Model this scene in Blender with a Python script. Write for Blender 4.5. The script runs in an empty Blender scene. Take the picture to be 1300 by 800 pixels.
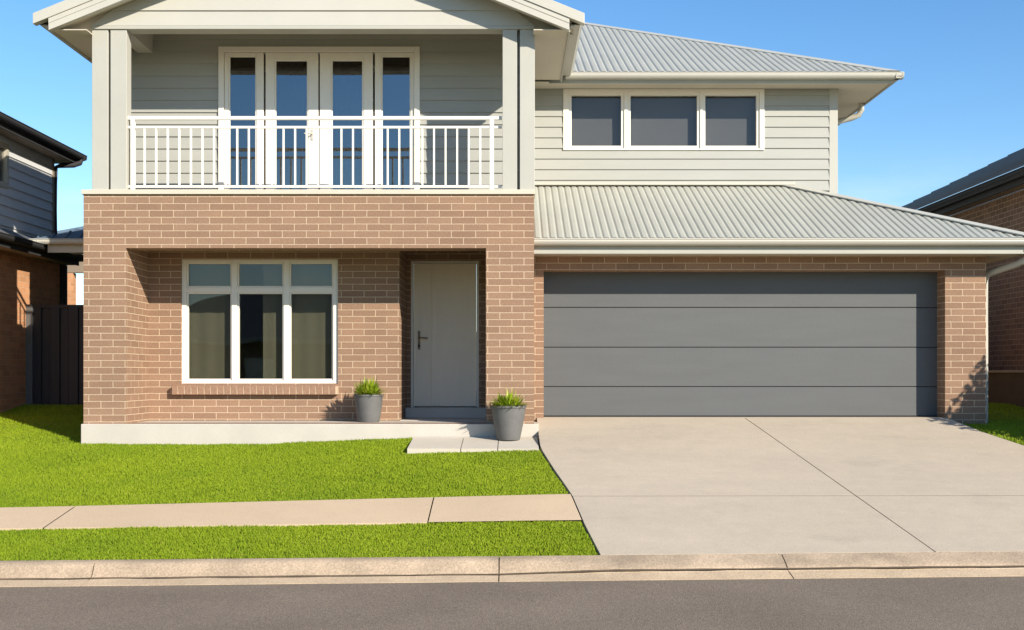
import bpy, math, random
import numpy as np
from mathutils import Vector, Matrix
random.seed(7); rng = np.random.default_rng(7)
SC = bpy.context.scene
C = SC.collection
H = 1.75                      # eye height above the road datum; y = distance from the camera plane
F = 1500.0
def X(px, d): return (px-650.0)/F*d
def Z(py, d): return (475.0-py)/F*d + H
R = lambda z: z + H

# ------------------------------------------------------------------ mesh helper
class MB:
    def __init__(s): s.v=[]; s.f=[]; s.smooth=False
    def face(s, pts):
        i=len(s.v); s.v += [tuple(p) for p in pts]; s.f.append(tuple(range(i,i+len(pts)))); return s
    def box(s,x0,x1,y0,y1,z0,z1):
        i=len(s.v)
        s.v += [(x0,y0,z0),(x1,y0,z0),(x1,y1,z0),(x0,y1,z0),(x0,y0,z1),(x1,y0,z1),(x1,y1,z1),(x0,y1,z1)]
        for q in ((0,3,2,1),(4,5,6,7),(0,1,5,4),(1,2,6,5),(2,3,7,6),(3,0,4,7)): s.f.append(tuple(i+k for k in q))
        return s
    def prismY(s, poly, y0, y1):            # poly (x,z) counter-clockwise seen from -y
        n=len(poly); i=len(s.v)
        s.v += [(x,y0,z) for x,z in poly]+[(x,y1,z) for x,z in poly]
        s.f.append(tuple(i+k for k in range(n))); s.f.append(tuple(i+n+k for k in reversed(range(n))))
        for k in range(n): k2=(k+1)%n; s.f.append((i+k,i+n+k,i+n+k2,i+k2))
        return s
    def prismX(s, poly, x0, x1):            # poly (y,z)
        n=len(poly); i=len(s.v)
        s.v += [(x0,y,z) for y,z in poly]+[(x1,y,z) for y,z in poly]
        s.f.append(tuple(i+k for k in reversed(range(n)))); s.f.append(tuple(i+n+k for k in range(n)))
        for k in range(n): k2=(k+1)%n; s.f.append((i+k,i+k2,i+n+k2,i+n+k))
        return s
    def tube(s, pts, r, n=12, caps=True):
        pts=[Vector(p) for p in pts]; rings=[]
        for k,p in enumerate(pts):
            a=pts[max(k-1,0)]; b=pts[min(k+1,len(pts)-1)]; t=(b-a).normalized()
            u=t.cross(Vector((0,0,1)))
            if u.length<1e-3: u=Vector((1,0,0))
            u.normalize(); w=t.cross(u).normalized()
            i=len(s.v); rr = r[k] if isinstance(r,(list,tuple)) else r
            for j in range(n):
                a2=2*math.pi*j/n; q=p+(u*math.cos(a2)+w*math.sin(a2))*rr; s.v.append(tuple(q))
            rings.append(i)
        for k in range(len(rings)-1):
            for j in range(n):
                j2=(j+1)%n; s.f.append((rings[k]+j,rings[k]+j2,rings[k+1]+j2,rings[k+1]+j))
        if caps:
            s.f.append(tuple(rings[0]+j for j in reversed(range(n)))); s.f.append(tuple(rings[-1]+j for j in range(n)))
        s.smooth=True
        return s
    def lathe(s, prof, c, n=40):
        rings=[]
        for r,z in prof:
            i=len(s.v)
            for j in range(n):
                a=2*math.pi*j/n; s.v.append((c[0]+r*math.cos(a),c[1]+r*math.sin(a),c[2]+z))
            rings.append(i)
        for k in range(len(rings)-1):
            for j in range(n):
                j2=(j+1)%n; s.f.append((rings[k]+j,rings[k]+j2,rings[k+1]+j2,rings[k+1]+j))
        s.smooth=True
        return s
    def bar(s, a, b, w, h, up=Vector((0,0,1))):   # rectangular bar from a to b
        a=Vector(a); b=Vector(b); t=(b-a).normalized(); u=t.cross(up).normalized(); n=u.cross(t).normalized()
        i=len(s.v)
        for p in (a,b):
            for cu,cn in ((-1,-1),(1,-1),(1,1),(-1,1)): s.v.append(tuple(p+u*cu*w/2+n*cn*h/2))
        for q in ((0,1,2,3),(7,6,5,4),(0,4,5,1),(1,5,6,2),(2,6,7,3),(3,7,4,0)): s.f.append(tuple(i+k for k in q))
        return s
    def build(s, name, mat, parent=None, bevel=0, **tags):
        me=bpy.data.meshes.new(name); 
        loc=Vector((0,0,0))
        if parent is not None: loc=base_of(parent)
        me.from_pydata([tuple(Vector(v)-loc) for v in s.v],[],s.f); me.update()
        uv=me.uv_layers.new(name='UVMap')
        for p in me.polygons:
            n=p.normal; ax=max(range(3),key=lambda k:abs(n[k]))
            for li in p.loop_indices:
                v=s.v[me.loops[li].vertex_index]
                uv.data[li].uv = (v[1],v[2]) if ax==0 else ((v[0],v[2]) if ax==1 else (v[0],v[1]))
        me.materials.append(mat)
        o=bpy.data.objects.new(name,me); C.objects.link(o)
        if parent is not None: o.parent=parent; o['_base']=list(loc)
        if s.smooth:
            for p in me.polygons: p.use_smooth=True
            me.set_sharp_from_angle(angle=math.radians(40))
        if bevel:
            b=o.modifiers.new('bevel','BEVEL'); b.width=bevel; b.segments=2; b.limit_method='ANGLE'
        for k,v in tags.items(): o[k]=v
        return o
def base_of(o):
    if o.parent is None: return Vector(o.location)
    return base_of(o.parent)+Vector(o.location)
def thing(name,label,cat,loc,group=None):
    o=bpy.data.objects.new(name,None); C.objects.link(o); o.location=loc; o['label']=label; o['category']=cat
    if group: o['group']=group
    return o
def struct(mb,name,mat,kind='structure',**k): return mb.build(name,mat,None,kind=kind,**k)

# ------------------------------------------------------------------ materials
def nt(name):
    m=bpy.data.materials.new(name); m.use_nodes=True; t=m.node_tree; t.nodes.clear()
    out=t.nodes.new('ShaderNodeOutputMaterial'); b=t.nodes.new('ShaderNodeBsdfPrincipled'); t.links.new(b.outputs[0],out.inputs[0])
    return m,t,b
def N(t,kind,**k):
    n=t.nodes.new(kind)
    for a,v in k.items():
        if a.startswith('i_'): n.inputs[a[2:].replace('_',' ')].default_value=v
        else: setattr(n,a,v)
    return n
def rgba(c): return (c[0],c[1],c[2],1)
def ramp(t,pts):
    r=t.nodes.new('ShaderNodeValToRGB'); e=r.color_ramp.elements
    while len(e)<len(pts): e.new(.5)
    for k,(p,c) in enumerate(pts): e[k].position=p; e[k].color=rgba(c)
    return r
def mul(c,f): return tuple(x*f for x in c)
def mat_var(name,col,rough=.6,scale=2.0,amt=.08,bump=0.0,bscale=60,spec=.4,fine=.0,fscale=120,metal=0,stretch=None):
    m,t,b=nt(name)
    tc=N(t,'ShaderNodeTexCoord'); src=tc.outputs['Object']
    if stretch:
        mp=N(t,'ShaderNodeMapping'); mp.inputs['Scale'].default_value=stretch; t.links.new(src,mp.inputs[0]); src=mp.outputs[0]
    n=N(t,'ShaderNodeTexNoise',i_Scale=scale,i_Detail=5.0,i_Roughness=.6); t.links.new(src,n.inputs['Vector'])
    r=ramp(t,[(.3,mul(col,1-amt)),(.7,mul(col,1+amt))]); t.links.new(n.outputs[0],r.inputs[0]); c=r.outputs[0]
    if fine:
        n2=N(t,'ShaderNodeTexNoise',i_Scale=fscale,i_Detail=3.0); t.links.new(src,n2.inputs['Vector'])
        r2=ramp(t,[(.35,(1-fine,)*3),(.65,(1+fine,)*3)]); t.links.new(n2.outputs[0],r2.inputs[0])
        mx=N(t,'ShaderNodeMix',data_type='RGBA',blend_type='MULTIPLY'); mx.inputs[0].default_value=1
        t.links.new(c,mx.inputs[6]); t.links.new(r2.outputs[0],mx.inputs[7]); c=mx.outputs[2]
    t.links.new(c,b.inputs['Base Color']); b.inputs['Roughness'].default_value=rough
    b.inputs['Specular IOR Level'].default_value=spec; b.inputs['Metallic'].default_value=metal
    if bump:
        n3=N(t,'ShaderNodeTexNoise',i_Scale=bscale,i_Detail=4.0); t.links.new(src,n3.inputs['Vector'])
        bp=N(t,'ShaderNodeBump',i_Strength=1.0,i_Distance=bump); t.links.new(n3.outputs[0],bp.inputs['Height']); t.links.new(bp.outputs[0],b.inputs['Normal'])
    return m
def mat_brick(name,c1,c2,mortar,w=.31,h=.0875,mw=.0088):
    m,t,b=nt(name); tc=N(t,'ShaderNodeTexCoord')
    # slightly uneven courses
    nz=N(t,'ShaderNodeTexNoise',i_Scale=14.0,i_Detail=2.0); t.links.new(tc.outputs['UV'],nz.inputs['Vector'])
    mx0=N(t,'ShaderNodeMixRGB',blend_type='LINEAR_LIGHT'); mx0.inputs[0].default_value=.0025
    t.links.new(tc.outputs['UV'],mx0.inputs[1]); t.links.new(nz.outputs['Color'],mx0.inputs[2])
    br=N(t,'ShaderNodeTexBrick',i_Scale=1.0); br.offset=.5; br.squash=1
    br.inputs['Brick Width'].default_value=w; br.inputs['Row Height'].default_value=h; br.inputs['Mortar Size'].default_value=mw/2
    br.inputs['Mortar Smooth'].default_value=.15; br.inputs['Bias'].default_value=0
    br.inputs['Color1'].default_value=rgba(c1); br.inputs['Color2'].default_value=rgba(c2); br.inputs['Mortar'].default_value=rgba(mortar)
    t.links.new(mx0.outputs[0],br.inputs['Vector'])
    n=N(t,'ShaderNodeTexNoise',i_Scale=45.0,i_Detail=6.0,i_Roughness=.7); t.links.new(tc.outputs['UV'],n.inputs['Vector'])
    r=ramp(t,[(.3,(.82,)*3),(.7,(1.16,)*3)]); t.links.new(n.outputs[0],r.inputs[0])
    n2=N(t,'ShaderNodeTexNoise',i_Scale=1.3,i_Detail=4.0); t.links.new(tc.outputs['UV'],n2.inputs['Vector'])
    r2=ramp(t,[(.3,(.92,.92,.92)),(.7,(1.08,1.06,1.04))]); t.links.new(n2.outputs[0],r2.inputs[0])
    a=N(t,'ShaderNodeMix',data_type='RGBA',blend_type='MULTIPLY'); a.inputs[0].default_value=1; t.links.new(br.outputs[0],a.inputs[6]); t.links.new(r.outputs[0],a.inputs[7])
    a2=N(t,'ShaderNodeMix',data_type='RGBA',blend_type='MULTIPLY'); a2.inputs[0].default_value=1; t.links.new(a.outputs[2],a2.inputs[6]); t.links.new(r2.outputs[0],a2.inputs[7])
    t.links.new(a2.outputs[2],b.inputs['Base Color']); b.inputs['Roughness'].default_value=.85; b.inputs['Specular IOR Level'].default_value=.25
    ma=N(t,'ShaderNodeMath',operation='MULTIPLY_ADD'); ma.inputs[1].default_value=-1.0; 
    t.links.new(br.outputs['Fac'],ma.inputs[0])
    ms=N(t,'ShaderNodeMath',operation='MULTIPLY'); ms.inputs[1].default_value=.35; t.links.new(n.outputs[0],ms.inputs[0]); t.links.new(ms.outputs[0],ma.inputs[2])
    bp=N(t,'ShaderNodeBump',i_Strength=.7,i_Distance=.006); t.links.new(ma.outputs[0],bp.inputs['Height']); t.links.new(bp.outputs[0],b.inputs['Normal'])
    return m
def mat_glass(name,tint,refl,fr=.5):
    m=bpy.data.materials.new(name); m.use_nodes=True; t=m.node_tree; t.nodes.clear()
    out=t.nodes.new('ShaderNodeOutputMaterial'); tr=t.nodes.new('ShaderNodeBsdfTransparent'); gl=t.nodes.new('ShaderNodeBsdfGlossy')
    tr.inputs[0].default_value=rgba(tint); gl.inputs['Roughness'].default_value=.015; gl.inputs[0].default_value=(.95,.97,1,1)
    tc=N(t,'ShaderNodeTexCoord'); n=N(t,'ShaderNodeTexNoise',i_Scale=1.2,i_Detail=1.0); t.links.new(tc.outputs['Object'],n.inputs['Vector'])
    bp=N(t,'ShaderNodeBump',i_Strength=.15,i_Distance=.02); t.links.new(n.outputs[0],bp.inputs['Height']); t.links.new(bp.outputs[0],gl.inputs['Normal'])
    lw=N(t,'ShaderNodeLayerWeight',i_Blend=.25); mr=N(t,'ShaderNodeMath',operation='MULTIPLY_ADD'); mr.inputs[1].default_value=fr; mr.inputs[2].default_value=refl
    t.links.new(lw.outputs['Fresnel'],mr.inputs[0])
    mx=N(t,'ShaderNodeMixShader'); t.links.new(mr.outputs[0],mx.inputs[0]); t.links.new(tr.outputs[0],mx.inputs[1]); t.links.new(gl.outputs[0],mx.inputs[2])
    t.links.new(mx.outputs[0],out.inputs[0]); return m
def mat_leaf(name,pts,rough=.5,nscale=1.5,trans=.15,up=0.0):
    m,t,b=nt(name); g=N(t,'ShaderNodeNewGeometry'); r=ramp(t,pts); t.links.new(g.outputs['Random Per Island'],r.inputs[0])
    tc=N(t,'ShaderNodeTexCoord'); n=N(t,'ShaderNodeTexNoise',i_Scale=nscale,i_Detail=4.0); t.links.new(tc.outputs['Object'],n.inputs['Vector'])
    r2=ramp(t,[(.3,(.86,.9,.9)),(.7,(1.14,1.08,1.1))]); t.links.new(n.outputs[0],r2.inputs[0])
    a=N(t,'ShaderNodeMix',data_type='RGBA',blend_type='MULTIPLY'); a.inputs[0].default_value=1; t.links.new(r.outputs[0],a.inputs[6]); t.links.new(r2.outputs[0],a.inputs[7])
    t.links.new(a.outputs[2],b.inputs['Base Color']); b.inputs['Roughness'].default_value=rough; b.inputs['Specular IOR Level'].default_value=.25
    tl=N(t,'ShaderNodeBsdfTranslucent'); t.links.new(a.outputs[2],tl.inputs[0]); mx=N(t,'ShaderNodeMixShader'); mx.inputs[0].default_value=trans
    out=[q for q in t.nodes if q.type=='OUTPUT_MATERIAL'][0]
    if up:
        mn=N(t,'ShaderNodeMix',data_type='VECTOR'); mn.inputs[0].default_value=up; mn.inputs[5].default_value=(0,0,1); t.links.new(g.outputs['Normal'],mn.inputs[4])
        vn=N(t,'ShaderNodeVectorMath',operation='NORMALIZE'); t.links.new(mn.outputs[1],vn.inputs[0]); t.links.new(vn.outputs[0],b.inputs['Normal'])
    t.links.new(b.outputs[0],mx.inputs[1]); t.links.new(tl.outputs[0],mx.inputs[2]); t.links.new(mx.outputs[0],out.inputs[0])
    return m

M={}
M['brick']=mat_brick('brown_brick',(.288,.178,.114),(.242,.147,.094),(.54,.41,.28),mw=.010)
M['brick_n']=mat_brick('orange_brick',(.60,.30,.15),(.46,.23,.115),(.60,.40,.24),w=.24,h=.086)
M['brick_r']=mat_brick('dark_brick',(.27,.165,.105),(.19,.115,.075),(.55,.40,.26),w=.24,h=.086)
M['brick_solid']=mat_var('sill_brick',(.28,.165,.105),.85,30,.16,.002,80)
M['mortar']=mat_var('mortar',(.50,.38,.25),.9,20,.06)
M['siding']=mat_var('pale_grey_cladding',(.345,.34,.30),.6,1.5,.03,.0006,90,stretch=(1,1,6))
M['gablewhite']=mat_var('gable_board',(.45,.43,.37),.55,1.5,.03)
M['trim']=mat_var('cream_trim',(.41,.395,.34),.5,2,.03)
M['gutter']=mat_var('cream_gutter',(.47,.445,.375),.4,2,.03,spec=.5)
M['fascia']=mat_var('grey_cream_fascia',(.38,.37,.31),.45,2,.03)
M['soffit']=mat_var('soffit_sheet',(.54,.48,.38),.7,3,.03)
M['roofmetal']=mat_var('pale_roof_metal',(.385,.38,.32),.45,1.2,.06,spec=.4,stretch=(3,1,1))
M['capping']=mat_var('roof_capping',(.47,.45,.375),.4,2,.04)
M['frame']=mat_var('white_window_frame',(.78,.72,.62),.4,3,.02)
M['rail']=mat_var('white_railing',(.76,.72,.64),.4,3,.02)
M['door']=mat_var('pale_grey_door',(.93,.82,.64),.5,2,.03,stretch=(6,1,1))
M['bronze']=mat_var('bronze_handle',(.24,.16,.10),.4,9,.1,metal=.4)
M['gdoor']=mat_var('charcoal_garage_door',(.098,.101,.100),.65,1.2,.04,.0012,30,fine=.10,fscale=45,stretch=(1,1,7))
M['dark']=mat_var('black_seal',(.012,.012,.012),.8,3,.1)
M['glass']=mat_glass('window_glass',(.86,.86,.80),.035,.2)
M['glass_b']=mat_glass('balcony_glass',(.55,.56,.57),.15,.35)
M['glass_u']=mat_glass('screened_glass',(.85,.85,.85),.02,.12)
M['blind']=mat_var('grey_roller_blind',(.15,.15,.145),.9,2,.03,fine=.08,fscale=150)
M['curtain']=mat_var('olive_curtain',(.135,.13,.108),.9,2,.06)
M['drape']=mat_var('grey_drape',(.22,.22,.24),.9,2,.06)
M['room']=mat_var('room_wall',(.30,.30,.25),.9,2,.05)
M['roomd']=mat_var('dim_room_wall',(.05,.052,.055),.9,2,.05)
M['plinth']=mat_var('rendered_slab',(.50,.455,.385),.8,1.6,.07,.001,60,fine=.05)
M['tile']=mat_var('porch_tile',(.50,.46,.40),.6,2,.06,fine=.05)
M['paver']=mat_var('cream_paver',(.52,.46,.37),.85,1.5,.05,.001,80,fine=.06)
M['path']=mat_var('tan_footpath',(.54,.405,.265),.85,1.2,.06,.0015,90,fine=.07,fscale=80)
M['kerb']=mat_var('kerb_concrete',(.37,.28,.19),.9,2.2,.26,.004,45,fine=.16,fscale=60)
M['silt']=mat_var('gutter_silt',(.13,.09,.055),.95,5,.35)
M['gstrip']=mat_var('gutter_concrete',(.50,.375,.24),.9,2.5,.14,.003,50,fine=.14,fscale=60)
M['joint']=mat_var('joint_filler',(.17,.13,.095),.9,6,.2)
M['soil']=mat_var('bare_soil',(.10,.075,.045),.95,3,.3,.01,20)
M['lawn']=mat_var('turf_base',(.14,.19,.012),.95,3,.25,.01,60)
M['grass']=mat_leaf('turf_blades',[(0,(.18,.26,.008)),(.55,(.23,.32,.009)),(.93,(.275,.365,.014)),(1,(.37,.37,.06))],.75,.9,.3,.45)
M['pot']=mat_var('grey_pot',(.125,.122,.115),.6,6,.12,.001,70,fine=.08)
M['leaf']=mat_leaf('tuft_leaf',[(0,(.15,.25,.012)),(.6,(.30,.40,.02)),(1,(.50,.50,.07))],.45,8,.3)
M['shrub']=mat_leaf('shrub_leaf',[(0,(.03,.07,.015)),(1,(.08,.13,.025))],.5,3,.15)
M['bark']=mat_var('bark',(.12,.08,.05),.9,8,.2,.004,30)
M['nsiding']=mat_var('slate_cladding',(.56,.56,.55),.6,2,.05)
M['ngutter']=mat_var('black_gutter',(.035,.034,.034),.6,2,.08,spec=.2)
M['nroof']=mat_var('dark_roof',(.10,.105,.11),.6,3,.1)
M['ntrim']=mat_var('taupe_trim',(.26,.20,.14),.6,3,.04)
M['nframe']=mat_var('pale_frame',(.42,.38,.30),.5,3,.03)
M['blueroof']=mat_var('slate_blue_roof',(.10,.14,.18),.45,3,.08)
M['fence']=mat_var('black_steel_fence',(.022,.024,.026),.5,2,.1)
M['post']=mat_var('grey_post',(.12,.115,.105),.6,2,.08)
M['rwall']=mat_var('dark_render',(.085,.07,.052),.9,2,.15,.003,30)
M['rcap']=mat_var('stone_cap',(.28,.25,.20),.8,3,.1)
M['hill']=mat_var('wooded_hill',(.06,.075,.04),1,.02,.25)

def mat_concrete(name,col):
    m,t,b=nt(name); tc=N(t,'ShaderNodeTexCoord')
    def noise(sc,lo,hi,det=6,st=None,p=(.3,.7)):
        src=tc.outputs['Object']
        if st:
            mp=N(t,'ShaderNodeMapping'); mp.inputs['Scale'].default_value=st; t.links.new(src,mp.inputs[0]); src=mp.outputs[0]
        n=N(t,'ShaderNodeTexNoise',i_Scale=sc,i_Detail=float(det),i_Roughness=.65); t.links.new(src,n.inputs['Vector'])
        r=ramp(t,[(p[0],(lo,)*3),(p[1],(hi,hi*.995,hi*.985))]); t.links.new(n.outputs[0],r.inputs[0]); return r.outputs[0],n.outputs[0]
    a,_=noise(.8,.93,1.05,st=(.5,1.6,1)); bb,_=noise(5,.95,1.04); c,h=noise(90,.90,1.09,3,p=(.38,.62)); d,_=noise(260,.94,1.05,2)
    e,_=noise(1.1,.90,1.0,5,(.8,1.4,1),p=(.28,.42))
    cur=None
    base=N(t,'ShaderNodeRGB'); base.outputs[0].default_value=rgba(col); cur=base.outputs[0]
    for q in (a,bb,c,d,e):
        mx=N(t,'ShaderNodeMix',data_type='RGBA',blend_type='MULTIPLY'); mx.inputs[0].default_value=1
        t.links.new(cur,mx.inputs[6]); t.links.new(q,mx.inputs[7]); cur=mx.outputs[2]
    t.links.new(cur,b.inputs['Base Color']); b.inputs['Roughness'].default_value=.85; b.inputs['Specular IOR Level'].default_value=.3
    bp=N(t,'ShaderNodeBump',i_Strength=.6,i_Distance=.002); t.links.new(h,bp.inputs['Height']); t.links.new(bp.outputs[0],b.inputs['Normal'])
    return m
M['concrete']=mat_concrete('driveway_concrete',(.47,.40,.31))
def mat_asphalt():
    m,t,b=nt('asphalt'); tc=N(t,'ShaderNodeTexCoord')
    v=N(t,'ShaderNodeTexVoronoi',i_Scale=95.0); t.links.new(tc.outputs['Object'],v.inputs['Vector'])
    r=ramp(t,[(0,(.74,)*3),(.5,(1.0,)*3),(1,(1.42,1.4,1.35))]); t.links.new(v.outputs['Color'],r.inputs[0])
    n=N(t,'ShaderNodeTexNoise',i_Scale=.9,i_Detail=6.0); t.links.new(tc.outputs['Object'],n.inputs['Vector'])
    r2=ramp(t,[(.3,(.175,.138,.102)),(.7,(.215,.170,.126))]); t.links.new(n.outputs[0],r2.inputs[0])
    mx=N(t,'ShaderNodeMix',data_type='RGBA',blend_type='MULTIPLY'); mx.inputs[0].default_value=1; t.links.new(r2.outputs[0],mx.inputs[6]); t.links.new(r.outputs[0],mx.inputs[7])
    t.links.new(mx.outputs[2],b.inputs['Base Color']); b.inputs['Roughness'].default_value=.9; b.inputs['Specular IOR Level'].default_value=.25
    bp=N(t,'ShaderNodeBump',i_Strength=.6,i_Distance=.004); t.links.new(v.outputs['Distance'],bp.inputs['Height']); t.links.new(bp.outputs[0],b.inputs['Normal'])
    return m
M['asphalt']=mat_asphalt()

# ------------------------------------------------------------------ builders
def wall_front(mb,x0,x1,z0,z1,y,th,holes=()):
    """wall facing -y with rectangular openings (hx0,hx1,hz0,hz1) and their reveals"""
    xs=sorted({x0,x1,*[h[0] for h in holes],*[h[1] for h in holes]}); zs=sorted({z0,z1,*[h[2] for h in holes],*[h[3] for h in holes]})
    xs=[x for x in xs if x0<=x<=x1]; zs=[z for z in zs if z0<=z<=z1]
    solid=lambda a,b: not any(h[0]<=a<=h[1] and h[2]<=b<=h[3] for h in holes)
    for i in range(len(xs)-1):
        for j in range(len(zs)-1):
            a,b,c,d=xs[i],xs[i+1],zs[j],zs[j+1]
            if solid((a+b)/2,(c+d)/2):
                mb.face([(a,y,c),(b,y,c),(b,y,d),(a,y,d)]); mb.face([(b,y+th,c),(a,y+th,c),(a,y+th,d),(b,y+th,d)])
    for (a,b,c,d) in holes:
        c2=max(c,z0); b2=min(b,x1)
        mb.face([(a,y,c2),(a,y,d),(a,y+th,d),(a,y+th,c2)]); mb.face([(b2,y,d),(b2,y,c2),(b2,y+th,c2),(b2,y+th,d)])
        mb.face([(a,y,d),(b2,y,d),(b2,y+th,d),(a,y+th,d)])
        if c>z0: mb.face([(b2,y,c2),(a,y,c2),(a,y+th,c2),(b2,y+th,c2)])
    mb.face([(x0,y+th,z0),(x0,y,z0),(x0,y,z1),(x0,y+th,z1)]); mb.face([(x1,y,z0),(x1,y+th,z0),(x1,y+th,z1),(x1,y,z1)])
    mb.face([(x0,y,z1),(x1,y,z1),(x1,y+th,z1),(x0,y+th,z1)]); mb.face([(x0,y+th,z0),(x1,y+th,z0),(x1,y,z0),(x0,y,z0)])
    return mb
def siding(mb,p0,u,L,z0,z1,sp,nrm,holes=(),lap=.019,clip=None):
    """lapped boards; p0 (x,y) start, u (ux,uy) along, nrm outward; holes (s0,s1,z0,z1); clip(z)->(s0,s1)"""
    zb=z0
    while zb<z1-1e-6:
        zt=min(zb+sp,z1)
        cuts=sorted({zb,zt,*[h[k] for h in holes for k in (2,3) if zb<h[k]<zt]})
        for a,b in zip(cuts[:-1],cuts[1:]):
            offs=lambda z: lap*(1-(z-zb)/sp)+.002
            segs=[(0,L)] if clip is None else [None]
            for h in holes:
                if h[2]<(a+b)/2<h[3]:
                    ns=[]
                    for s0,s1 in segs:
                        if h[0]>s0: ns.append((s0,min(s1,h[0])))
                        if h[1]<s1: ns.append((max(s0,h[1]),s1))
                    segs=ns
            for sg in segs:
                if sg is None:
                    a0,a1=clip(a); b0,b1=clip(b)
                    if b1-b0<.01: 
                        if a1-a0<.01: continue
                        b0=b1=(b0+b1)/2
                else: a0,a1=sg; b0,b1=sg
                P=lambda s,z,o:(p0[0]+u[0]*s+nrm[0]*o,p0[1]+u[1]*s+nrm[1]*o,z)
                mb.face([P(a0,a,offs(a)),P(a1,a,offs(a)),P(b1,b,offs(b)),P(b0,b,offs(b))])
                if a==zb: mb.face([P(a0,a,0),P(a1,a,0),P(a1,a,offs(a)),P(a0,a,offs(a))])
        zb=zt
    return mb
def corr(mb,O,u,v,L,z0,pitch,tmin,tmax,sp=.105,amp=.010,k=12):
    """corrugated roof slope: O (x,y) eave start, u along the eave, v up the slope (horizontal), limits as functions of s"""
    n=int(round(L/sp*k)); prev=None; i0=len(mb.v); cols=[]
    for i in range(n+1):
        s=L*i/n; ph=(s/sp)%1.0
        dd=min(ph,1-ph); off=1.6*amp*sm(dd/.26)
        a,b=tmin(s),max(tmin(s),tmax(s))
        j=len(mb.v)
        for tt in (a,b): mb.v.append((O[0]+u[0]*s+v[0]*tt,O[1]+u[1]*s+v[1]*tt,z0+pitch*tt+off))
        cols.append(j)
    for a,b in zip(cols[:-1],cols[1:]): mb.f.append((a,b,b+1,a+1))
    mb.smooth=True
    return mb
def gutter_prof(front,z_top,sgn=1,w=.12,h=.09):
    """(horizontal, z) quad gutter profile; front edge at 'front', house side at front+sgn*w"""
    a=front; P=[(0,h),(.0,h-.012),(.010,h-.02),(.006,h-.035),(.012,h-.055),(.03,h-.078),(.05,0),(w,0),(w,h-.02),(w-.008,h-.02),(w-.008,.008),(.052,.008),(.034,h-.07),(.018,h-.05),(.016,h)]
    return [(a+sgn*x,z_top-h+z) for x,z in P]

# ================================================================== GROUND
def dk(x): return 10.25+.06*x
def sm(t): t=max(0,min(1,t)); return t*t*(3-2*t)
ZK=-1.5785
def zdrive(x,d):
    t=(d-dk(x))/(15.85-dk(x)); return R(ZK+min(t,1)*.9935)
def zg(x,d):
    if d<=dk(x): return R(ZK)
    zl=-.885+.05*sm((x+1.6)/1.9)*sm((d-13.0)/2.0)
    if x>.3:
        zr=ZK+(15.1-dk(x))/(15.85-dk(x))*.9935; w=sm((x-.3)/.8); zl=zl*(1-w)+zr*w
    if d<=15.1:
        z=R(ZK+(zl-ZK)*(d-dk(x))/(15.1-dk(x)))
        if -5.0<x<=.9: ww=5.2-1.8*sm((d-12.3)/1.6); z+=(zdrive(x,d)-.012-z)*max(0,min(1,(x+ww-.3)/ww))
        if x>-1.27 and x<.4 and d>14.12: z=min(z,R(-.930+.105*(d-14.15)))
        return z
    return R(zl+.125*(min(d,18.3)-15.1)*(1 if x<.3 else .66))
def edgeL(d):
    P=[(10.0,.80),(10.25,.78),(11.17,.69),(12.17,.62),(13.2,.47),(14.16,.345),(15.1,.335),(15.9,.335)]
    for (a,xa),(b,xb) in zip(P[:-1],P[1:]):
        if d<=b: return xa+(xb-xa)*max(0,(d-a))/(b-a)
    return .335
def edgeR(d):
    P=[(10.3,7.3),(11.5,6.75),(13,6.45),(14.36,6.22),(15,6.0),(15.73,5.86),(15.9,5.82)]
    for (a,xa),(b,xb) in zip(P[:-1],P[1:]):
        if d<=b: return xa+(xb-xa)*max(0,(d-a))/(b-a)
    return 5.82
def jointX(d): return 3.77+(3.12-3.77)*(d-10.37)/(15.85-10.37)
def pathF(x): return 11.28+.065*x
def pathB(x): return 12.16+.08*x

def sheet(xs,ys,zf,mb=None,fx=None):
    mb=mb or MB(); i0=len(mb.v); 
    for y in ys:
        for x in xs: mb.v.append((x,y,zf(x,y)))
    n=len(xs)
    for j in range(len(ys)-1):
        for i in range(n-1):
            a=i0+j*n+i; mb.f.append((a,a+1,a+n+1,a+n))
    return mb
def strip(mb,lo,hi,xs,zf,th=.08,n=6,gap=0):
    """slab between curves lo(x) and hi(x) with vertical sides"""
    for a,b in zip(xs[:-1],xs[1:]):
        for k in range(n):
            P=[]
            for (x,t) in ((a,k/n),(b,k/n),(b,(k+1)/n),(a,(k+1)/n)):
                y=lo(x)+(hi(x)-lo(x))*t; P.append((x,y,zf(x,y)))
            mb.face(P)
        for fn,flip in ((lo,1),(hi,0)):
            q=[(a,fn(a),zf(a,fn(a))),(b,fn(b),zf(b,fn(b)))]
            q2=[(x,y,z-th) for x,y,z in q]; mb.face([q2[0],q2[1],q[1],q[0]] if flip else [q[0],q[1],q2[1],q2[0]])
    for x in (xs[0],xs[-1]):
        mb.face([(x,lo(x),zf(x,lo(x))),(x,hi(x),zf(x,hi(x))),(x,hi(x),zf(x,hi(x))-th),(x,lo(x),zf(x,lo(x))-th)])
    return mb
# base soil sheet out to the horizon
gx=[-900,-200,-60,-30,-20,-14,-10]+[round(-8+.5*i,2) for i in range(36)]+[12,16,22,40,90,300,900]
gy=[round(10.6+.45*i,2) for i in range(22)]+[22,26,40,90,250,900,1500]
g=sheet(gx,gy,lambda x,y: min(zg(x,y),zdrive(x,y) if .2<x<7.5 else 99)-.07)
g2=sheet(gx,[-900,-200,-60,-20,-12,-4,0,1.6],lambda x,y:R(-1.66))
g.v+=[]; i=len(g.v); g.v+=g2.v; g.f+=[tuple(k+i for k in f) for f in g2.f]
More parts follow.
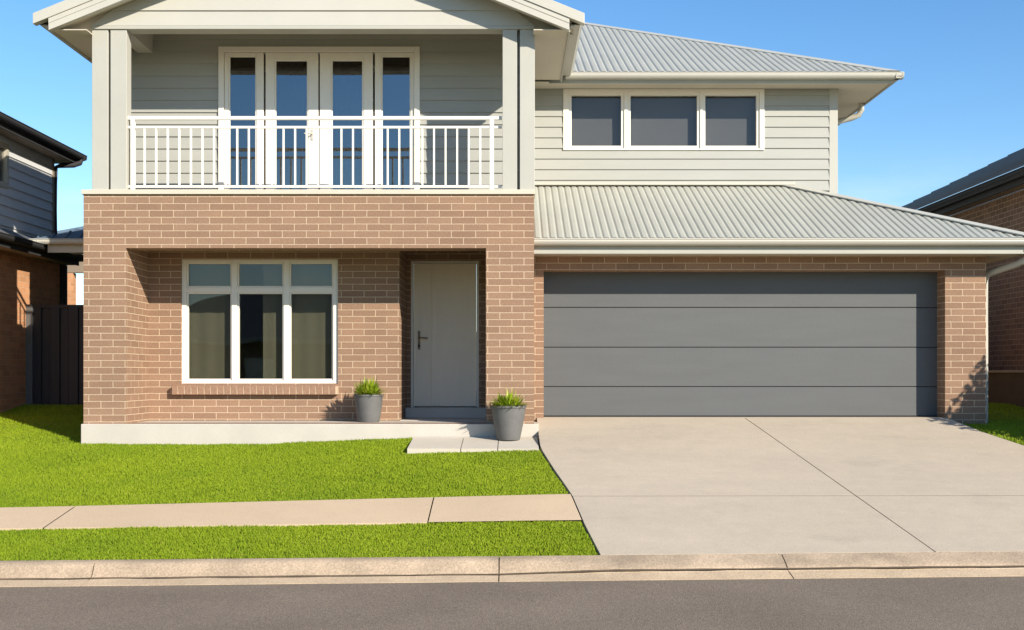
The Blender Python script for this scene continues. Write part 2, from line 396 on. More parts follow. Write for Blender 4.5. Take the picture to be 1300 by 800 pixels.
# strip under the kerb line
for a,b in zip(gx[:-1],gx[1:]):
    ya=min(max(dk(a),-5),10.6) if abs(a)<30 else 10.25; yb=min(max(dk(b),-5),10.6) if abs(b)<30 else 10.25
    g.face([(a,ya-.2,R(-1.9)),(b,yb-.2,R(-1.9)),(b,10.6,zg(b,10.6)-.07),(a,10.6,zg(a,10.6)-.07)])
struct(g,'ground',M['soil'])
# lawn soil sheets
def linrange(a,b,n): return [a+(b-a)*i/n for i in range(n+1)]
def lawnstrip(mb,x0,x1,lo,hi,n=16,m=24):
    xs=linrange(x0,x1,m)
    for a,b in zip(xs[:-1],xs[1:]):
        for k in range(n):
            P=[]
            for (x,t) in ((a,k/n),(b,k/n),(b,(k+1)/n),(a,(k+1)/n)):
                y=lo(x)+(hi(x)-lo(x))*t; P.append((x,y,zg(x,y)-.012))
            mb.face(P)
lm=MB()
lawnstrip(lm,-30,.30,lambda x:dk(x)+.01,lambda x:pathF(x)-.01)
lawnstrip(lm,-30,-5.3,lambda x:pathB(x)+.01,lambda x:40)
lawnstrip(lm,-5.3,.30,lambda x:pathB(x)+.01,lambda x:16)
# flare wedge beside the driveway
ys=linrange(10.27,15.0,40)
for a,b in zip(ys[:-1],ys[1:]):
    if pathF(.5)<(a+b)/2<pathB(.5): continue
    lm.face([(.30,a,zg(.30,a)-.012),(edgeL(a)-.012,a,zg(edgeL(a),a)-.012),(edgeL(b)-.012,b,zg(edgeL(b),b)-.012),(.30,b,zg(.3,b)-.012)])
ys=linrange(10.75,16,20)
for a,b in zip(ys[:-1],ys[1:]):
    for s in range(8):
        xa0=edgeR(a)+.01; xb0=edgeR(b)+.01
        f=lambda x0,t:x0+(30-x0)*(t/8)**2
        lm.face([(f(xa0,s),a,zg(f(xa0,s),a)-.012),(f(xa0,s+1),a,zg(f(xa0,s+1),a)-.012),(f(xb0,s+1),b,zg(f(xb0,s+1),b)-.012),(f(xb0,s),b,zg(f(xb0,s),b)-.012)])
lm.face([(5.82,16,zg(6,16)-.012),(30,16,zg(6,16)-.012),(30,40,zg(6,40)-.012),(5.82,40,zg(6,40)-.012)])
struct(lm,'lawn',M['lawn'])
# footpath slabs
fp=MB()
jt=[-30,-27,-24,-21,-18,-15,-12,-8.3,-4.36,-.80]
zp=lambda x,y: zg(x,y)+.008
skew=.0
def pathslab(x0,x1,sk0,sk1):
    # slab with joints skewed like the photograph's expansion joints
    n=10
    for i in range(n):
        for k in range(4):
            P=[]
            for (s,t) in ((i/n,k/4),((i+1)/n,k/4),((i+1)/n,(k+1)/4),(i/n,(k+1)/4)):
                xa=x0+sk0*t; xb=x1+sk1*t; x=xa+(xb-xa)*s; y=pathF(x)+(pathB(x)-pathF(x))*t; P.append((x,y,zp(x,y)))
            fp.face(P)
        xa=x0+(x1-x0)*i/n; xb=x0+(x1-x0)*(i+1)/n
        fp.face([(xa,pathF(xa),zp(xa,pathF(xa))-.08),(xb,pathF(xb),zp(xb,pathF(xb))-.08),(xb,pathF(xb),zp(xb,pathF(xb))),(xa,pathF(xa),zp(xa,pathF(xa)))])
for a,b in zip(jt[:-1],jt[1:]): pathslab(a+.006,b-.006,.0,.0)
x0=-.794
for i in range(8):
    for k in range(6):
        P=[]
        for (s,t) in ((i/8,k/6),((i+1)/8,k/6),((i+1)/8,(k+1)/6),(i/8,(k+1)/6)):
            yy=11.33+(12.2-11.33)*t; xe=edgeL(yy)-.012; x=x0+(xe-x0)*s; y=pathF(x)+(pathB(x)-pathF(x))*t; P.append((x,y,zp(x,y)))
        fp.face(P)
struct(fp,'footpath',M['path'])
fr=MB(); strip(fr,lambda x:11.7+.06*(x-6.7),lambda x:12.6+.07*(x-6.7),[6.75,9,12,15,20,30],zp); struct(fr,'footpath',M['path'])
# driveway: four panels
def dpanel(mb,l,r,y0f,y1f,nx=10,ny=14,th=.09):
    V=[[None]*(nx+1) for _ in range(ny+1)]
    for j in range(ny+1):
        for i in range(nx+1):
            s=i/nx; t=j/ny
            # iterate for y at this x
            y=12.0
            for _ in range(4):
                xx=l(y)+(r(y)-l(y))*s; y=y0f(xx)+(y1f(xx)-y0f(xx))*t
            V[j][i]=(xx,y,zdrive(xx,y))
    for j in range(ny):
        for i in range(nx): mb.face([V[j][i],V[j][i+1],V[j+1][i+1],V[j+1][i]])
    dn=lambda p:(p[0],p[1],p[2]-th)
    for i in range(nx):
        mb.face([dn(V[0][i]),dn(V[0][i+1]),V[0][i+1],V[0][i]]); mb.face([V[ny][i],V[ny][i+1],dn(V[ny][i+1]),dn(V[ny][i])])
    for j in range(ny):
        mb.face([V[j][0],V[j+1][0],dn(V[j+1][0]),dn(V[j][0])]); mb.face([dn(V[j][nx]),dn(V[j+1][nx]),V[j+1][nx],V[j][nx]])
dm=MB(); mid=lambda x:12.12+.03*(x-.6)
for l,r in ((edgeL,lambda y:jointX(y)-.007),(lambda y:jointX(y)+.007,edgeR)):
    dpanel(dm,l,r,lambda x:dk(x)+.012,lambda x:mid(x)-.007); dpanel(dm,l,r,lambda x:mid(x)+.007,lambda x:15.86)
dm.box(.30,5.80,15.87,17.3,R(-.70),R(-.585))
dm.smooth=False
struct(dm,'driveway',M['concrete'])
jm=MB(); xs=linrange(.62,6.6,30)
for a,b in zip(xs[:-1],xs[1:]): jm.face([(a,mid(a)-.009,zdrive(a,mid(a))-.001),(b,mid(b)-.009,zdrive(b,mid(b))-.001),(b,mid(b)+.009,zdrive(b,mid(b))+.0005),(a,mid(a)+.009,zdrive(a,mid(a))+.0005)])
struct(jm,'driveway_joint',M['joint'])
# kerb and gutter
kn=[(0,-1.5785-.2),(0,-1.5785),(.07,-1.577),(.125,-1.583),(.155,-1.602),(.195,-1.672),(.218,-1.690),(.224,-1.716),(.246,-1.716),(.252,-1.700),(.27,-1.702),(.45,-1.718),(.45,-1.85)]
kl=[(0,-1.5785-.2),(0,-1.5785),(.07,-1.603),(.125,-1.622),(.155,-1.634),(.195,-1.650),(.218,-1.668),(.224,-1.694),(.246,-1.694),(.252,-1.681),(.27,-1.688),(.45,-1.718),(.45,-1.85)]
km=MB(); gt=MB()
joints=[-30,-27,-24,-21,-18,-15,-12,-9.2,-6.3,-3.5,-.11,2.37,5.2,8.2,11,14,17,20,24,30]
for a,b in zip(joints[:-1],joints[1:]):
    xs=linrange(a+.005,b-.005,14); rows=[]
    for x in xs:
        w=sm((x+.1)/1.0)*(1-sm((x-7.2)/1.0)); i=len(km.v)
        wob=.0025*math.sin(x*7.1)+.002*math.sin(x*17.3+1)
        for (u,z),(u2,z2) in zip(kn,kl):
            uu=u+(u2-u)*w; zz=z+(z2-z)*w; km.v.append((x,dk(x)-uu+wob*(1 if .1<uu<.3 else 0),R(zz)+(wob*.6 if .05<uu<.4 else 0)))
        rows.append(i)
    n=len(kn); kk=9
    for p,q in zip(rows[:-1],rows[1:]):
        for k in range(kk): km.f.append((p+k,p+k+1,q+k+1,q+k))
        i=len(gt.v); gt.v+=[km.v[p+k] for k in range(kk,n)]+[km.v[q+k] for k in range(kk,n)]
        for k in range(n-kk-1): gt.f.append((i+k,i+k+1,i+n-kk+k+1,i+n-kk+k))
    km.f.append(tuple(rows[0]+k for k in range(n))); km.f.append(tuple(rows[-1]+k for k in reversed(range(n))))
km.smooth=True
st=MB(); xs=linrange(-12,12,160)
uw=lambda x:.205+.004*math.sin(x*9)+.003*math.sin(x*23+1); lw=lambda x:.252+.012*math.sin(x*2.3)+.007*math.sin(x*11+2)
for a,b in zip(xs[:-1],xs[1:]):
    zz=lambda x,o: R(-1.6885-.004*o+.0235*sm((x+.1)/1.0)*(1-sm((x-7.2)/1.0)))
    st.face([(a,dk(a)-lw(a),zz(a,2.2)),(b,dk(b)-lw(b),zz(b,2.2)),(b,dk(b)-uw(b),zz(b,0)),(a,dk(a)-uw(a),zz(a,0))])
struct(st,'gutter_silt',M['silt'])
struct(km,'kerb',M['kerb']); struct(gt,'gutter_strip',M['gstrip'])
# road and far side
rm=MB(); xs=[-300,-60,-30]+linrange(-24,24,24)+[30,60,300]
for a,b in zip(xs[:-1],xs[1:]):
    rm.face([(a,(1.9+.06*max(-30,min(30,a))),R(-1.722)),(b,(1.9+.06*max(-30,min(30,b))),R(-1.722)),(b,dk(max(-30,min(30,b)))-.44,R(-1.722)),(a,dk(max(-30,min(30,a)))-.44,R(-1.722))])
struct(rm,'road',M['asphalt'])
km2=MB()
for a,b in ((-30,-15),(-15,0),(0,15),(15,30)):
    i=len(km2.v)
    for x in (a+.006,b-.006):
        for u,z in ((0,-1.75),(.0,-1.716),(.25,-1.70),(.29,-1.60),(.32,-1.58),(.45,-1.575),(.45,-1.8)): km2.v.append((x,2.0+.06*x-u,R(z)))
    for k in range(6): km2.f.append((i+k,i+7+k,i+8+k,i+k+1))
struct(km2,'kerb',M['kerb'])
l2=MB(); l2.face([(-30,-40,R(-1.6)),(30,-40,R(-1.6)),(30,3.3,R(-1.6)),(-30,-.3,R(-1.6))]); struct(l2,'lawn',M['lawn'])

# grass blades (one uncountable mass per lawn)
def blades(name,x0,x1,y0,y1,dens,ok,hgt=(.017,.032),w=.0046,label=None):
    n=int((x1-x0)*(y1-y0)*dens); xs=rng.uniform(x0,x1,n); ys=rng.uniform(y0,y1,n)
    keep=ok(xs,ys); xs=xs[keep]; ys=ys[keep]; n=len(xs)
    zs=np.array([zg(float(a),float(b)) for a,b in zip(xs,ys)])-.014
    h=rng.uniform(hgt[0],hgt[1],n)*(1+.18*np.sin(xs*2.1+ys*1.3)+.10*np.sin(xs*7.3-ys*6.1)); a=rng.uniform(0,math.pi*2,n); ln=rng.uniform(0,.6,n)*h; b=rng.uniform(0,math.pi*2,n)
    ww=w*rng.uniform(.7,1.3,n)
    V=np.zeros((n,4,3),np.float32)
    dx=np.cos(a)*ww; dy=np.sin(a)*ww
    V[:,0]=np.stack([xs-dx,ys-dy,zs],1); V[:,1]=np.stack([xs+dx,ys+dy,zs],1)
    mx=xs+np.cos(b)*ln*.35; my=ys+np.sin(b)*ln*.35
    V[:,2]=np.stack([mx+dx*.75,my+dy*.75,zs+h*.6],1); V[:,3]=np.stack([xs+np.cos(b)*ln,ys+np.sin(b)*ln,zs+h],1)
    me=bpy.data.meshes.new(name); me.vertices.add(n*4); me.vertices.foreach_set('co',V.ravel())
    me.loops.add(n*4); me.loops.foreach_set('vertex_index',np.arange(n*4,dtype=np.int32))
    me.polygons.add(n); me.polygons.foreach_set('loop_start',np.arange(0,n*4,4,dtype=np.int32)); me.polygons.foreach_set('loop_total',np.full(n,4,np.int32))
    me.update(calc_edges=True); me.materials.append(M['grass'])
    o=bpy.data.objects.new(name,me); C.objects.link(o); o['kind']='stuff'; o['label']=label; o['category']='grass'
    return o
vL=np.vectorize(edgeL); vR=np.vectorize(edgeR)
blades('verge_grass',-5.6,.80,9.9,11.5,14000,lambda x,y:(y>dk(x)+.015)&(y<11.28+.065*x-.012)&(x<vL(y)-.02)&(x>-.50*y-.4),label='bright green grass strip between kerb and footpath')
blades('lawn_grass',-9.5,.70,11.4,15.06,10500,lambda x,y:(y>12.16+.08*x+.012)&(x<vL(y)-.02)&(x>-.50*y-.4)&~((x>-1.265)&(y>14.145)),label='bright green front lawn between footpath and house')
blades('side_grass',-8.5,-5.47,15.06,18.5,5000,lambda x,y:(x>-7.6)|(y<14.8),label='grass beside the house in front of the black fence')
blades('side_grass',5.8,8.3,13,19.5,3500,lambda x,y:(x>np.where(y<15.9,vR(y),6.4)+.02),label='shaded grass strip right of the garage')
# pavers
pv=MB()
for a,b in ((-1.255,-.620),(-.610,-.176),(-.166,.322)):
    pv.v+= [(a,14.16,R(-.893)),(b,14.16,R(-.893)),(b,15.04,R(-.803)),(a,15.04,R(-.803)),(a,14.16,R(-1.0)),(b,14.16,R(-1.0)),(b,15.04,R(-.95)),(a,15.04,R(-.95))]
    i=len(pv.v)-8
    for q in ((0,1,2,3),(4,5,1,0),(5,6,2,1),(7,4,0,3)): pv.f.append(tuple(i+k for k in q))
struct(pv,'paved_path',M['paver'])
# distant hills
hm=MB(); xs=linrange(-900,900,120)
hz=lambda x:R(10+22*(.5+.5*math.sin(x*.0071+1.2))+8*math.sin(x*.021)+2.5*math.sin(x*.09)+1.5*math.sin(x*.23+2)+14*math.exp(-((x+235)/90)**2))
for a,b in zip(xs[:-1],xs[1:]): 
    hm.face([(a,620,R(-1)),(b,620,R(-1)),(b,700,hz(b)),(a,700,hz(a))]); hm.face([(a,700,hz(a)),(b,700,hz(b)),(b,900,R(-1)),(a,900,R(-1))])
struct(hm,'hills',M['hill'])

# ================================================================== MAIN HOUSE
HX0=-5.35
prismY2_=lambda poly,y0,y1: MB().prismY(poly,y0,y1)
house=thing('house','two storey brown brick house with white balcony railing and wide charcoal garage door','house',(0,15.15,R(-.9)))
P=lambda mb,name,mat,par=None,bevel=0,**k: mb.build(name,M[mat],par or house,bevel,**k)
PF=15.15; WY=16.1; DY=17.2; GW=15.85; GD=16.15; UW=18.04; BW=16.3
SL=R(-.636)
CT=Z(247,PF)                      # top of portico brick
# slab / plinth
mb=MB().box(X(104,15.1),.335,15.06,17.25,R(-1.2),SL-.001); P(mb,'slab','plinth',bevel=.008)
mb=MB().box(-1.53,.27,16.15,17.19,SL,SL+.006); P(mb,'porch_floor','tile')
mb=MB().box(-1.53,.27,16.95,17.30,SL+.007,R(-.485)); P(mb,'door_step','tile',bevel=.006)
# portico frame
OPL=X(160,PF); OPR=X(617,PF); PRX=X(678,PF); PLX=X(106,PF); OT=R(160*PF/F)
mb=MB(); wall_front(mb,PLX,PRX,SL,CT,PF,.35,[(OPL,OPR,SL-1,OT)]); P(mb,'portico_wall','brick',label='brown brick portico with wide opening in front of the entry')
# left return of the portico down to the window wall
mb=MB().box(PLX,OPL,PF+.351,WY-.001,SL,CT-.002); P(mb,'side_wall','brick')
mb=MB().box(PRX-.35,PRX,PF+.351,UW-.01,SL,CT-.002); P(mb,'side_wall','brick')
mb=MB().box(OPL+.001,PRX-.351,PF+.352,DY,R(1.93),R(1.97)); P(mb,'porch_ceiling','rail')
# balcony capping + deck
mb=MB().box(PLX-.02,PRX+.012,PF-.03,PF+.37,CT+.001,Z(241,PF)); P(mb,'capping','soffit',bevel=.004)
mb=MB().box(PLX+.02,PRX-.02,PF+.371,BW-.001,CT-.12,CT-.03); P(mb,'balcony_floor','tile')
# window wall, door wall
W0,W1,WZ0,WZ1=X(230,WY),X(429,WY),Z(487,WY),Z(329,WY)
WR=X(507,WY)
mb=MB(); wall_front(mb,OPL-.3,WR,SL,R(1.929),WY,.25,[(W0,W1,WZ0,WZ1)]); P(mb,'front_wall','brick')
mb=MB().box(WR-.25,WR,WY+.251,DY+.2,SL,R(1.929)); P(mb,'entry_wall','brick')
D0,D1,DZ0,DZ1=X(521.5,DY),X(608,DY),R(-.485),Z(331,DY)
mb=MB(); wall_front(mb,WR+.001,PRX-.351,SL,R(1.928),DY,.25,[(D0,D1,SL-1,DZ1)]); P(mb,'entry_wall','brick')
# brick-on-edge sill
sb=MB(); x=X(219,16.03); 
while x<X(430,16.03)-.05:
    sb.prismX([(16.0,Z(501,16.0)),(16.02+.2,Z(501,16.0)),(16.2,WZ0-.001),(15.995,WZ0-.03)],x,x+.078); x+=.089
so=P(sb,'window_sill','brick_solid',bevel=.003)
mb=MB().box(X(219,16.03)+.002,X(430,16.03)-.012,16.003,16.097,Z(501,16)+.003,WZ0-.035); P(mb,'mortar_bed','mortar',so)

def window(x0,x1,z0,z1,y,fw,cols,rows,glass='glass',frame='frame',depth=.09,name='window',sash=.028,par=None,proud=.0,label=None):
    """cols / rows: glass openings [(a,b)...]; frame mesh = part, each pane a sub-part"""
    mb=MB(); 
    yf=y-proud
    xs=[x0]+[v for c in cols for v in c]+[x1]; 
    # vertical members
    for k in range(0,len(xs),2): mb.box(xs[k],xs[k+1],yf,yf+depth,z0,z1)
    zs=[z0]+[v for r in rows for v in r]+[z1]
    for (a,b) in cols:
        for k in range(0,len(zs),2): mb.box(a,b,yf+.002,yf+depth-.002,zs[k],zs[k+1])
    # sash beads, set back a little
    for (a,b) in cols:
        for (c,d) in rows:
            s=sash
            mb.box(a,a+s,yf+.022,yf+depth-.01,c,d); mb.box(b-s,b,yf+.022,yf+depth-.01,c,d)
            mb.box(a+s,b-s,yf+.023,yf+depth-.011,c,c+s); mb.box(a+s,b-s,yf+.023,yf+depth-.011,d-s,d)
    o=P(mb,name,frame,par,bevel=.003)
    if label: o['label']=label
    for (a,b) in cols:
        for (c,d) in rows:
            g=MB().box(a+sash*.5,b-sash*.5,yf+.05,yf+.056,c+sash*.5,d-sash*.5); P(g,'pane',glass,o)
    return o
pc=lambda a,b,d:(X(a,d),X(b,d))
wy=WY+.03
window(W0,W1,WZ0,WZ1,wy,.08,[pc(236.5,294,wy),pc(301,360,wy),pc(367,423,wy)],[(Z(483,wy),Z(371,wy)),(Z(365,wy),Z(333,wy))],'glass',sash=.022,label='three light front window with small top panes')
# room behind front window
def room(x0,x1,y0,y1,z0,z1,mat,name='room'):
    mb=MB(); mb.face([(x0,y1,z0),(x1,y1,z0),(x1,y1,z1),(x0,y1,z1)]); mb.face([(x0,y0,z0),(x0,y1,z0),(x0,y1,z1),(x0,y0,z1)]); mb.face([(x1,y1,z0),(x1,y0,z0),(x1,y0,z1),(x1,y1,z1)])
    mb.face([(x0,y0,z0),(x1,y0,z0),(x1,y1,z0),(x0,y1,z0)]); mb.face([(x0,y1,z1),(x1,y1,z1),(x1,y0,z1),(x0,y0,z1)]); return P(mb,name,mat)
room(-5.0,WR-.26,WY+.26,19.6,SL,R(1.9),'room','room_wall')
def curtain(x0,x1,y,z0,z1,mat,amp=.03,per=.11):
    mb=MB(); n=int((x1-x0)/.012); 
    for i in range(n+1):
        x=x0+(x1-x0)*i/n; yy=y+amp*math.sin(2*math.pi*x/per)+.3*amp*math.sin(2*math.pi*x/.37)
        mb.v+=[(x,yy,z0),(x,yy,z1)]
    for i in range(n): mb.f.append((2*i,2*i+2,2*i+3,2*i+1))
    mb.smooth=True; return P(mb,'curtain',mat)
curtain(-4.95,X(303,16.27),16.27,SL+.02,R(1.8),'curtain',.004,.23)
curtain(X(334,16.27),-2.2,16.27,SL+.02,R(1.8),'curtain',.004,.23)
# front door
fy=DY+.05
mb=MB(); mb.box(D0,D0+.035,fy-.03,fy+.09,DZ0,DZ1); mb.box(D1-.035,D1,fy-.03,fy+.09,DZ0,DZ1); mb.box(D0+.035,D1-.035,fy-.029,fy+.09,DZ1-.035,DZ1)
P(mb,'door_frame','frame',bevel=.004)
dx0,dx1,dz0,dz1=D0+.04,D1-.04,DZ0+.015,DZ1-.04
gr=X(547,fy); gb=dz0+.16
mb=MB()   # leaf with a routed groove
g=.016
a0,a1=dx0,dx1
mb.box(a0,gr,fy+.01,fy+.05,dz0,dz1); mb.box(gr+g,a1,fy+.01,fy+.05,dz0,dz1); mb.box(gr,gr+g,fy+.024,fy+.05,dz0,dz1)
dl=P(mb,'front_door','door',bevel=.002,label='pale grey flush front door with a vertical groove')
mb=MB(); hx=X(532,fy); mb.box(hx-.018,hx+.018,fy-.004,fy+.009,Z(444,fy),Z(420,fy)); mb.tube([(hx,fy-.003,Z(429,fy)),(hx,fy-.05,Z(429,fy)),(hx+.02,fy-.055,Z(429,fy)),(hx+.13,fy-.055,Z(429.5,fy))],.010)
mb.smooth=False; P(mb,'door_handle','bronze',dl)
mb=MB().box(hx-.012,hx+.012,fy-.006,fy-.004,Z(441,fy),Z(437.5,fy)); P(mb,'keyhole','dark',dl)

# ---- low side roof between the houses
ay=18.05; ax=X(37,ay); az=Z(303,ay)
P(MB().prismX(gutter_prof(ay,az,w=.12,h=.066)[::-1],ax,PLX-.02),'gutter','gutter')
P(prismY2_(gutter_prof(ax,az,1,w=.12,h=.066)[::-1],ay+.001,ay+1.2),'gutter','gutter')
P(MB().box(-7.14,PLX+.1,ay+.121,ay+.14,az-.20,az-.02),'fascia','soffit')
P(MB().box(-7.14,PLX+.1,ay+.141,ay+1.2,az-.12,az-.10),'soffit','soffit')
mb=MB(); az-=.005; hx_=.55; mb.face([(ax,ay,az),(PLX+.1,ay,az),(PLX+.1,ay+.6,az+.32),(ax+1.25,ay+.6,az+.32)]); mb.face([(ax,ay+1.2,az),(ax,ay,az),(ax+1.25,ay+.6,az+.32)]); mb.face([(PLX+.1,ay+1.2,az),(ax,ay+1.2,az),(ax+1.25,ay+.6,az+.32),(PLX+.1,ay+.6,az+.32)])
sr=P(mb,'side_roof','blueroof')
for k in range(8):
    xx=ax+.12+k*.21; tt=min(1,(xx-ax)/1.25); mb=MB().bar((xx,ay+.01,az+.012),(xx,ay+.6*tt,az+.32*tt+.012),.025,.022); P(mb,'roof_rib','blueroof',sr)
# ---- garage
GL,GR,GH=.425,5.81,R(1.395)
GX1=6.36
mb=MB(); wall_front(mb,PRX+.001,GX1,R(-.90),R(1.60),GW,.30,[(GL,GR,-5,GH)]); P(mb,'garage_wall','brick')
mb=MB().box(GX1-.25,GX1,GW+.301,27,R(-.9),R(1.6)); P(mb,'side_wall','brick')
zl=[R(-.584),Z(491,GD),Z(441,GD),Z(390.5,GD),Z(341,GD)+.05]
gd=None
panels=[]
for k in range(4):
    mb=MB(); a,b=zl[k]+(.0035 if k else 0),zl[k+1]-.0035
    x0,x1=GL+.004,GR+.02
    bev=.006
    mb.prismX([(GD,a+bev),(GD+bev,a),(GD+.045,a),(GD+.045,b),(GD+bev,b),(GD,b-bev)][::-1],x0,x1)
    if gd is None: gd=P(mb,'garage_door','gdoor',label='wide charcoal sectional garage door with four flush panels')
    else: P(mb,'door_panel','gdoor',gd)
mb=MB().box(GL-.002,GR+.04,GD+.046,GD+.06,R(-.6),GH+.1); P(mb,'door_seal','dark',gd)
mb=MB().box(GL+.004,GR-.002,GD+.002,GD+.03,R(-.5845),R(-.570)); P(MB().box(GL+.004,GR-.002,GD-.012,GD-.001,R(-.584),R(-.566)),'bottom_seal','dark',gd)
# ---- lower roof
LGF=15.35; LZT=R(1.775); LX1=6.90
pit=.415
corrm=MB()
lx0=PRX+.005
def lt(s):
    x=lx0+s; return min(UW-LGF-.03, max(.02,(LX1-x)))
corr(corrm,(lx0,LGF+.03),(1,0),(0,1),LX1-.03-lx0,LZT-.014,pit,lambda s:0,lambda s:lt(s)-.03,sp=.1)
P(corrm,'lower_roof','roofmetal',label='low corrugated metal roof above the garage door')
cm=MB(); corr(cm,(LX1-.03,LGF+.03),(0,1),(-1,0),9.0,LZT-.005,pit,lambda s:0,lambda s:min(s,2.66),sp=.1); P(cm,'lower_roof','roofmetal')
ux1=4.97
def hipcap(mb,a,b,du,dv,lift=.026,w=.17):
    """folded capping: a flap on each slope, moved along each eave direction, so both lie on their roof planes"""
    a=Vector(a)+Vector((0,0,lift)); b=Vector(b)+Vector((0,0,lift))
    for q in (du,dv):
        q=Vector((q[0],q[1],0))*w; e=Vector((0,0,-.016))
        mb.face([a,b,b+q,a+q]); mb.face([a+q,b+q,b+q+e,a+q+e])
    return mb
hipm=MB(); hipcap(hipm,(LX1-.02,LGF+.02,LZT+.0),(LX1-2.70,LGF+2.70,LZT+pit*2.68),(-1,0),(0,1))
P(hipm,'hip_capping','capping',bevel=.006)
mb=MB().box(lx0,4.3,UW-.10,UW-.017,LZT+pit*2.62+.01,LZT+pit*2.62+.055); P(mb,'roof_flashing','capping',bevel=.005)
mb=MB().bar((4.2,UW+.02,LZT+pit*2.68+.0),(4.2,24.3,LZT+pit*2.68+.0),.12,.03); P(mb,'roof_flashing','capping')
gm=MB().prismX(gutter_prof(LGF-.02,R(1.765))[::-1],lx0,LX1+.02); P(gm,'gutter','gutter')
def prismY2(poly,y0,y1): return MB().prismY(poly,y0,y1)
gm=prismY2(gutter_prof(LX1+.02,R(1.765),-1),LGF-.019,24.5); P(gm,'gutter','gutter')
mb=MB().box(lx0,LX1-.10,LGF+.101,LGF+.125,R(1.575),R(1.79)); P(mb,'fascia','fascia')
mb=MB().box(LX1-.124,LX1-.10,LGF+.126,24.5,R(1.575),R(1.755)); P(mb,'fascia','fascia')
mb=MB(); mb.box(lx0,LX1-.125,LGF+.126,GW-.001,R(1.585),R(1.600)); mb.box(GX1+.001,LX1-.125,GW,24.5,R(1.585),R(1.600)); P(mb,'soffit','soffit')
# downpipe garage right
mb=MB(); mb.tube([(6.80,15.52,R(1.68)),(6.80,15.53,R(1.60)),(6.78,15.56,R(1.52)),(6.70,15.66,R(1.46)),(6.55,15.86,R(1.40)),(6.45,16.0,R(1.36)),(6.42,16.05,R(1.28)),(6.42,16.05,R(.5)),(6.42,16.05,R(-.72))],.045,16); P(mb,'downpipe','gutter')

# ---- upper right wall
ux0=PRX-.40
uw0,uw1,uz0,uz1=X(715,UW),X(970,UW),Z(191,UW),Z(113.5,UW)
EZ=R(4.353)
mb=MB(); siding(mb,(ux0,UW),(1,0),ux1-.13-ux0,R(2.80),EZ+.01,.162,(0,-1),[(uw0-ux0,uw1-ux0,uz0,uz1)]); P(mb,'clad_wall','siding')
mb=MB(); mb.box(ux1-.13,ux1,UW-.02,UW+.10,R(2.2),EZ-.001); P(mb,'corner_board','trim',bevel=.004)
mb=MB(); siding(mb,(ux1,UW+.10),(0,1),10.5,R(2.2),EZ,.162,(1,0)); P(mb,'clad_wall','siding')
mb=MB(); mb.box(ux0+.2,ux1-.01,UW+.16,UW+.2,R(2.2),EZ-.002); 
mb=MB(); wall_front(mb,ux0,ux1-.02,R(2.2),EZ-.003,UW+.002,.12,[(uw0+.02,uw1-.02,uz0+.02,uz1-.02)]); P(mb,'wall_frame','room')
uy=UW-.03
window(uw0,uw1,uz0,uz1,uy,.1,[pc(722,792.5,uy),pc(797,889,uy),pc(892,964.5,uy)],[(Z(188.5,uy),Z(117,uy))],'glass_u',depth=.12,sash=.045,label='wide three light window with grey blinds')
mb=MB().box(uw0+.05,uw1-.05,UW+.125,UW+.129,uz0-.05,uz1+.05); P(mb,'roller_blind','blind')
# ---- upper hip roof
ez0,ex0,ex1,ey0,ey1=R(4.47),-6.04,5.76,17.5,29.5
HA=.8; UP=.43
um=MB(); half=(ey1-ey0)/2
corr(um,(ex0,ey0),(1,0),(0,1),ex1-ex0,ez0,UP,lambda s:0,lambda s:min(half,s/HA,(ex1-ex0-s)/HA),sp=.108); P(um,'upper_roof','roofmetal',label='corrugated metal hip roof over the upper storey')
um=MB(); corr(um,(ex1,ey0),(0,1),(-1,0),ey1-ey0,ez0,UP/HA,lambda s:0,lambda s:min(s,ey1-ey0-s)*HA,sp=.108); P(um,'upper_roof','roofmetal')
um=MB(); corr(um,(ex0,ey1),(0,-1),(1,0),ey1-ey0,ez0,UP/HA,lambda s:0,lambda s:min(s,ey1-ey0-s)*HA,sp=.108); P(um,'upper_roof','roofmetal')
um=MB(); corr(um,(ex1,ey1),(-1,0),(0,-1),ex1-ex0,ez0,UP,lambda s:0,lambda s:min(half,s/HA,(ex1-ex0-s)/HA),sp=.108); P(um,'upper_roof','roofmetal')
hm_=MB(); zr=ez0+UP*half
for (xa,ya,sx,sy) in ((ex1,ey0,-1,1),(ex0,ey0,1,1),(ex1,ey1,-1,-1),(ex0,ey1,1,-1)):
    hipcap(hm_,(xa,ya,ez0),(xa+sx*half*HA,ya+sy*half,zr),(sx,0),(0,sy),w=.21)
hm_.bar((ex0+half*HA,ey0+half,zr+.02),(ex1-half*HA,ey0+half,zr+.02),.22,.03)
P(hm_,'hip_capping','capping',bevel=.006)
gx0=X(726,17.5)
gm=MB().prismX(gutter_prof(ey0-.04,ez0-.002)[::-1],.80,ex1+.04); P(gm,'gutter','gutter')
gm=prismY2(gutter_prof(ex1+.04,ez0-.002,-1),ey0-.039,ey1); P(gm,'gutter','gutter')
mb=MB().box(.55,ex1-.085,ey0+.081,ey0+.10,EZ-.025,ez0+.012); P(mb,'fascia','fascia')
mb=MB().box(ex1-.10,ex1-.082,ey0+.101,ey1,EZ-.025,ez0-.015); P(mb,'fascia','fascia')
mb=MB(); mb.box(PRX+.002,ex1-.101,ey0+.101,UW-.021,EZ,EZ+.012); mb.box(ux1+.016,ex1-.101,UW-.02,ey1,EZ,EZ+.012); P(mb,'soffit','soffit')
mb=MB(); mb.tube([(5.62,19.0,ez0-.10),(5.62,19.0,ez0-.22),(5.58,19.02,ez0-.30),(5.48,19.06,ez0-.34),(5.12,19.15,ez0-.42),(5.05,19.16,ez0-.5),(5.04,19.16,R(2.7))],.045,14); P(mb,'downpipe','gutter')

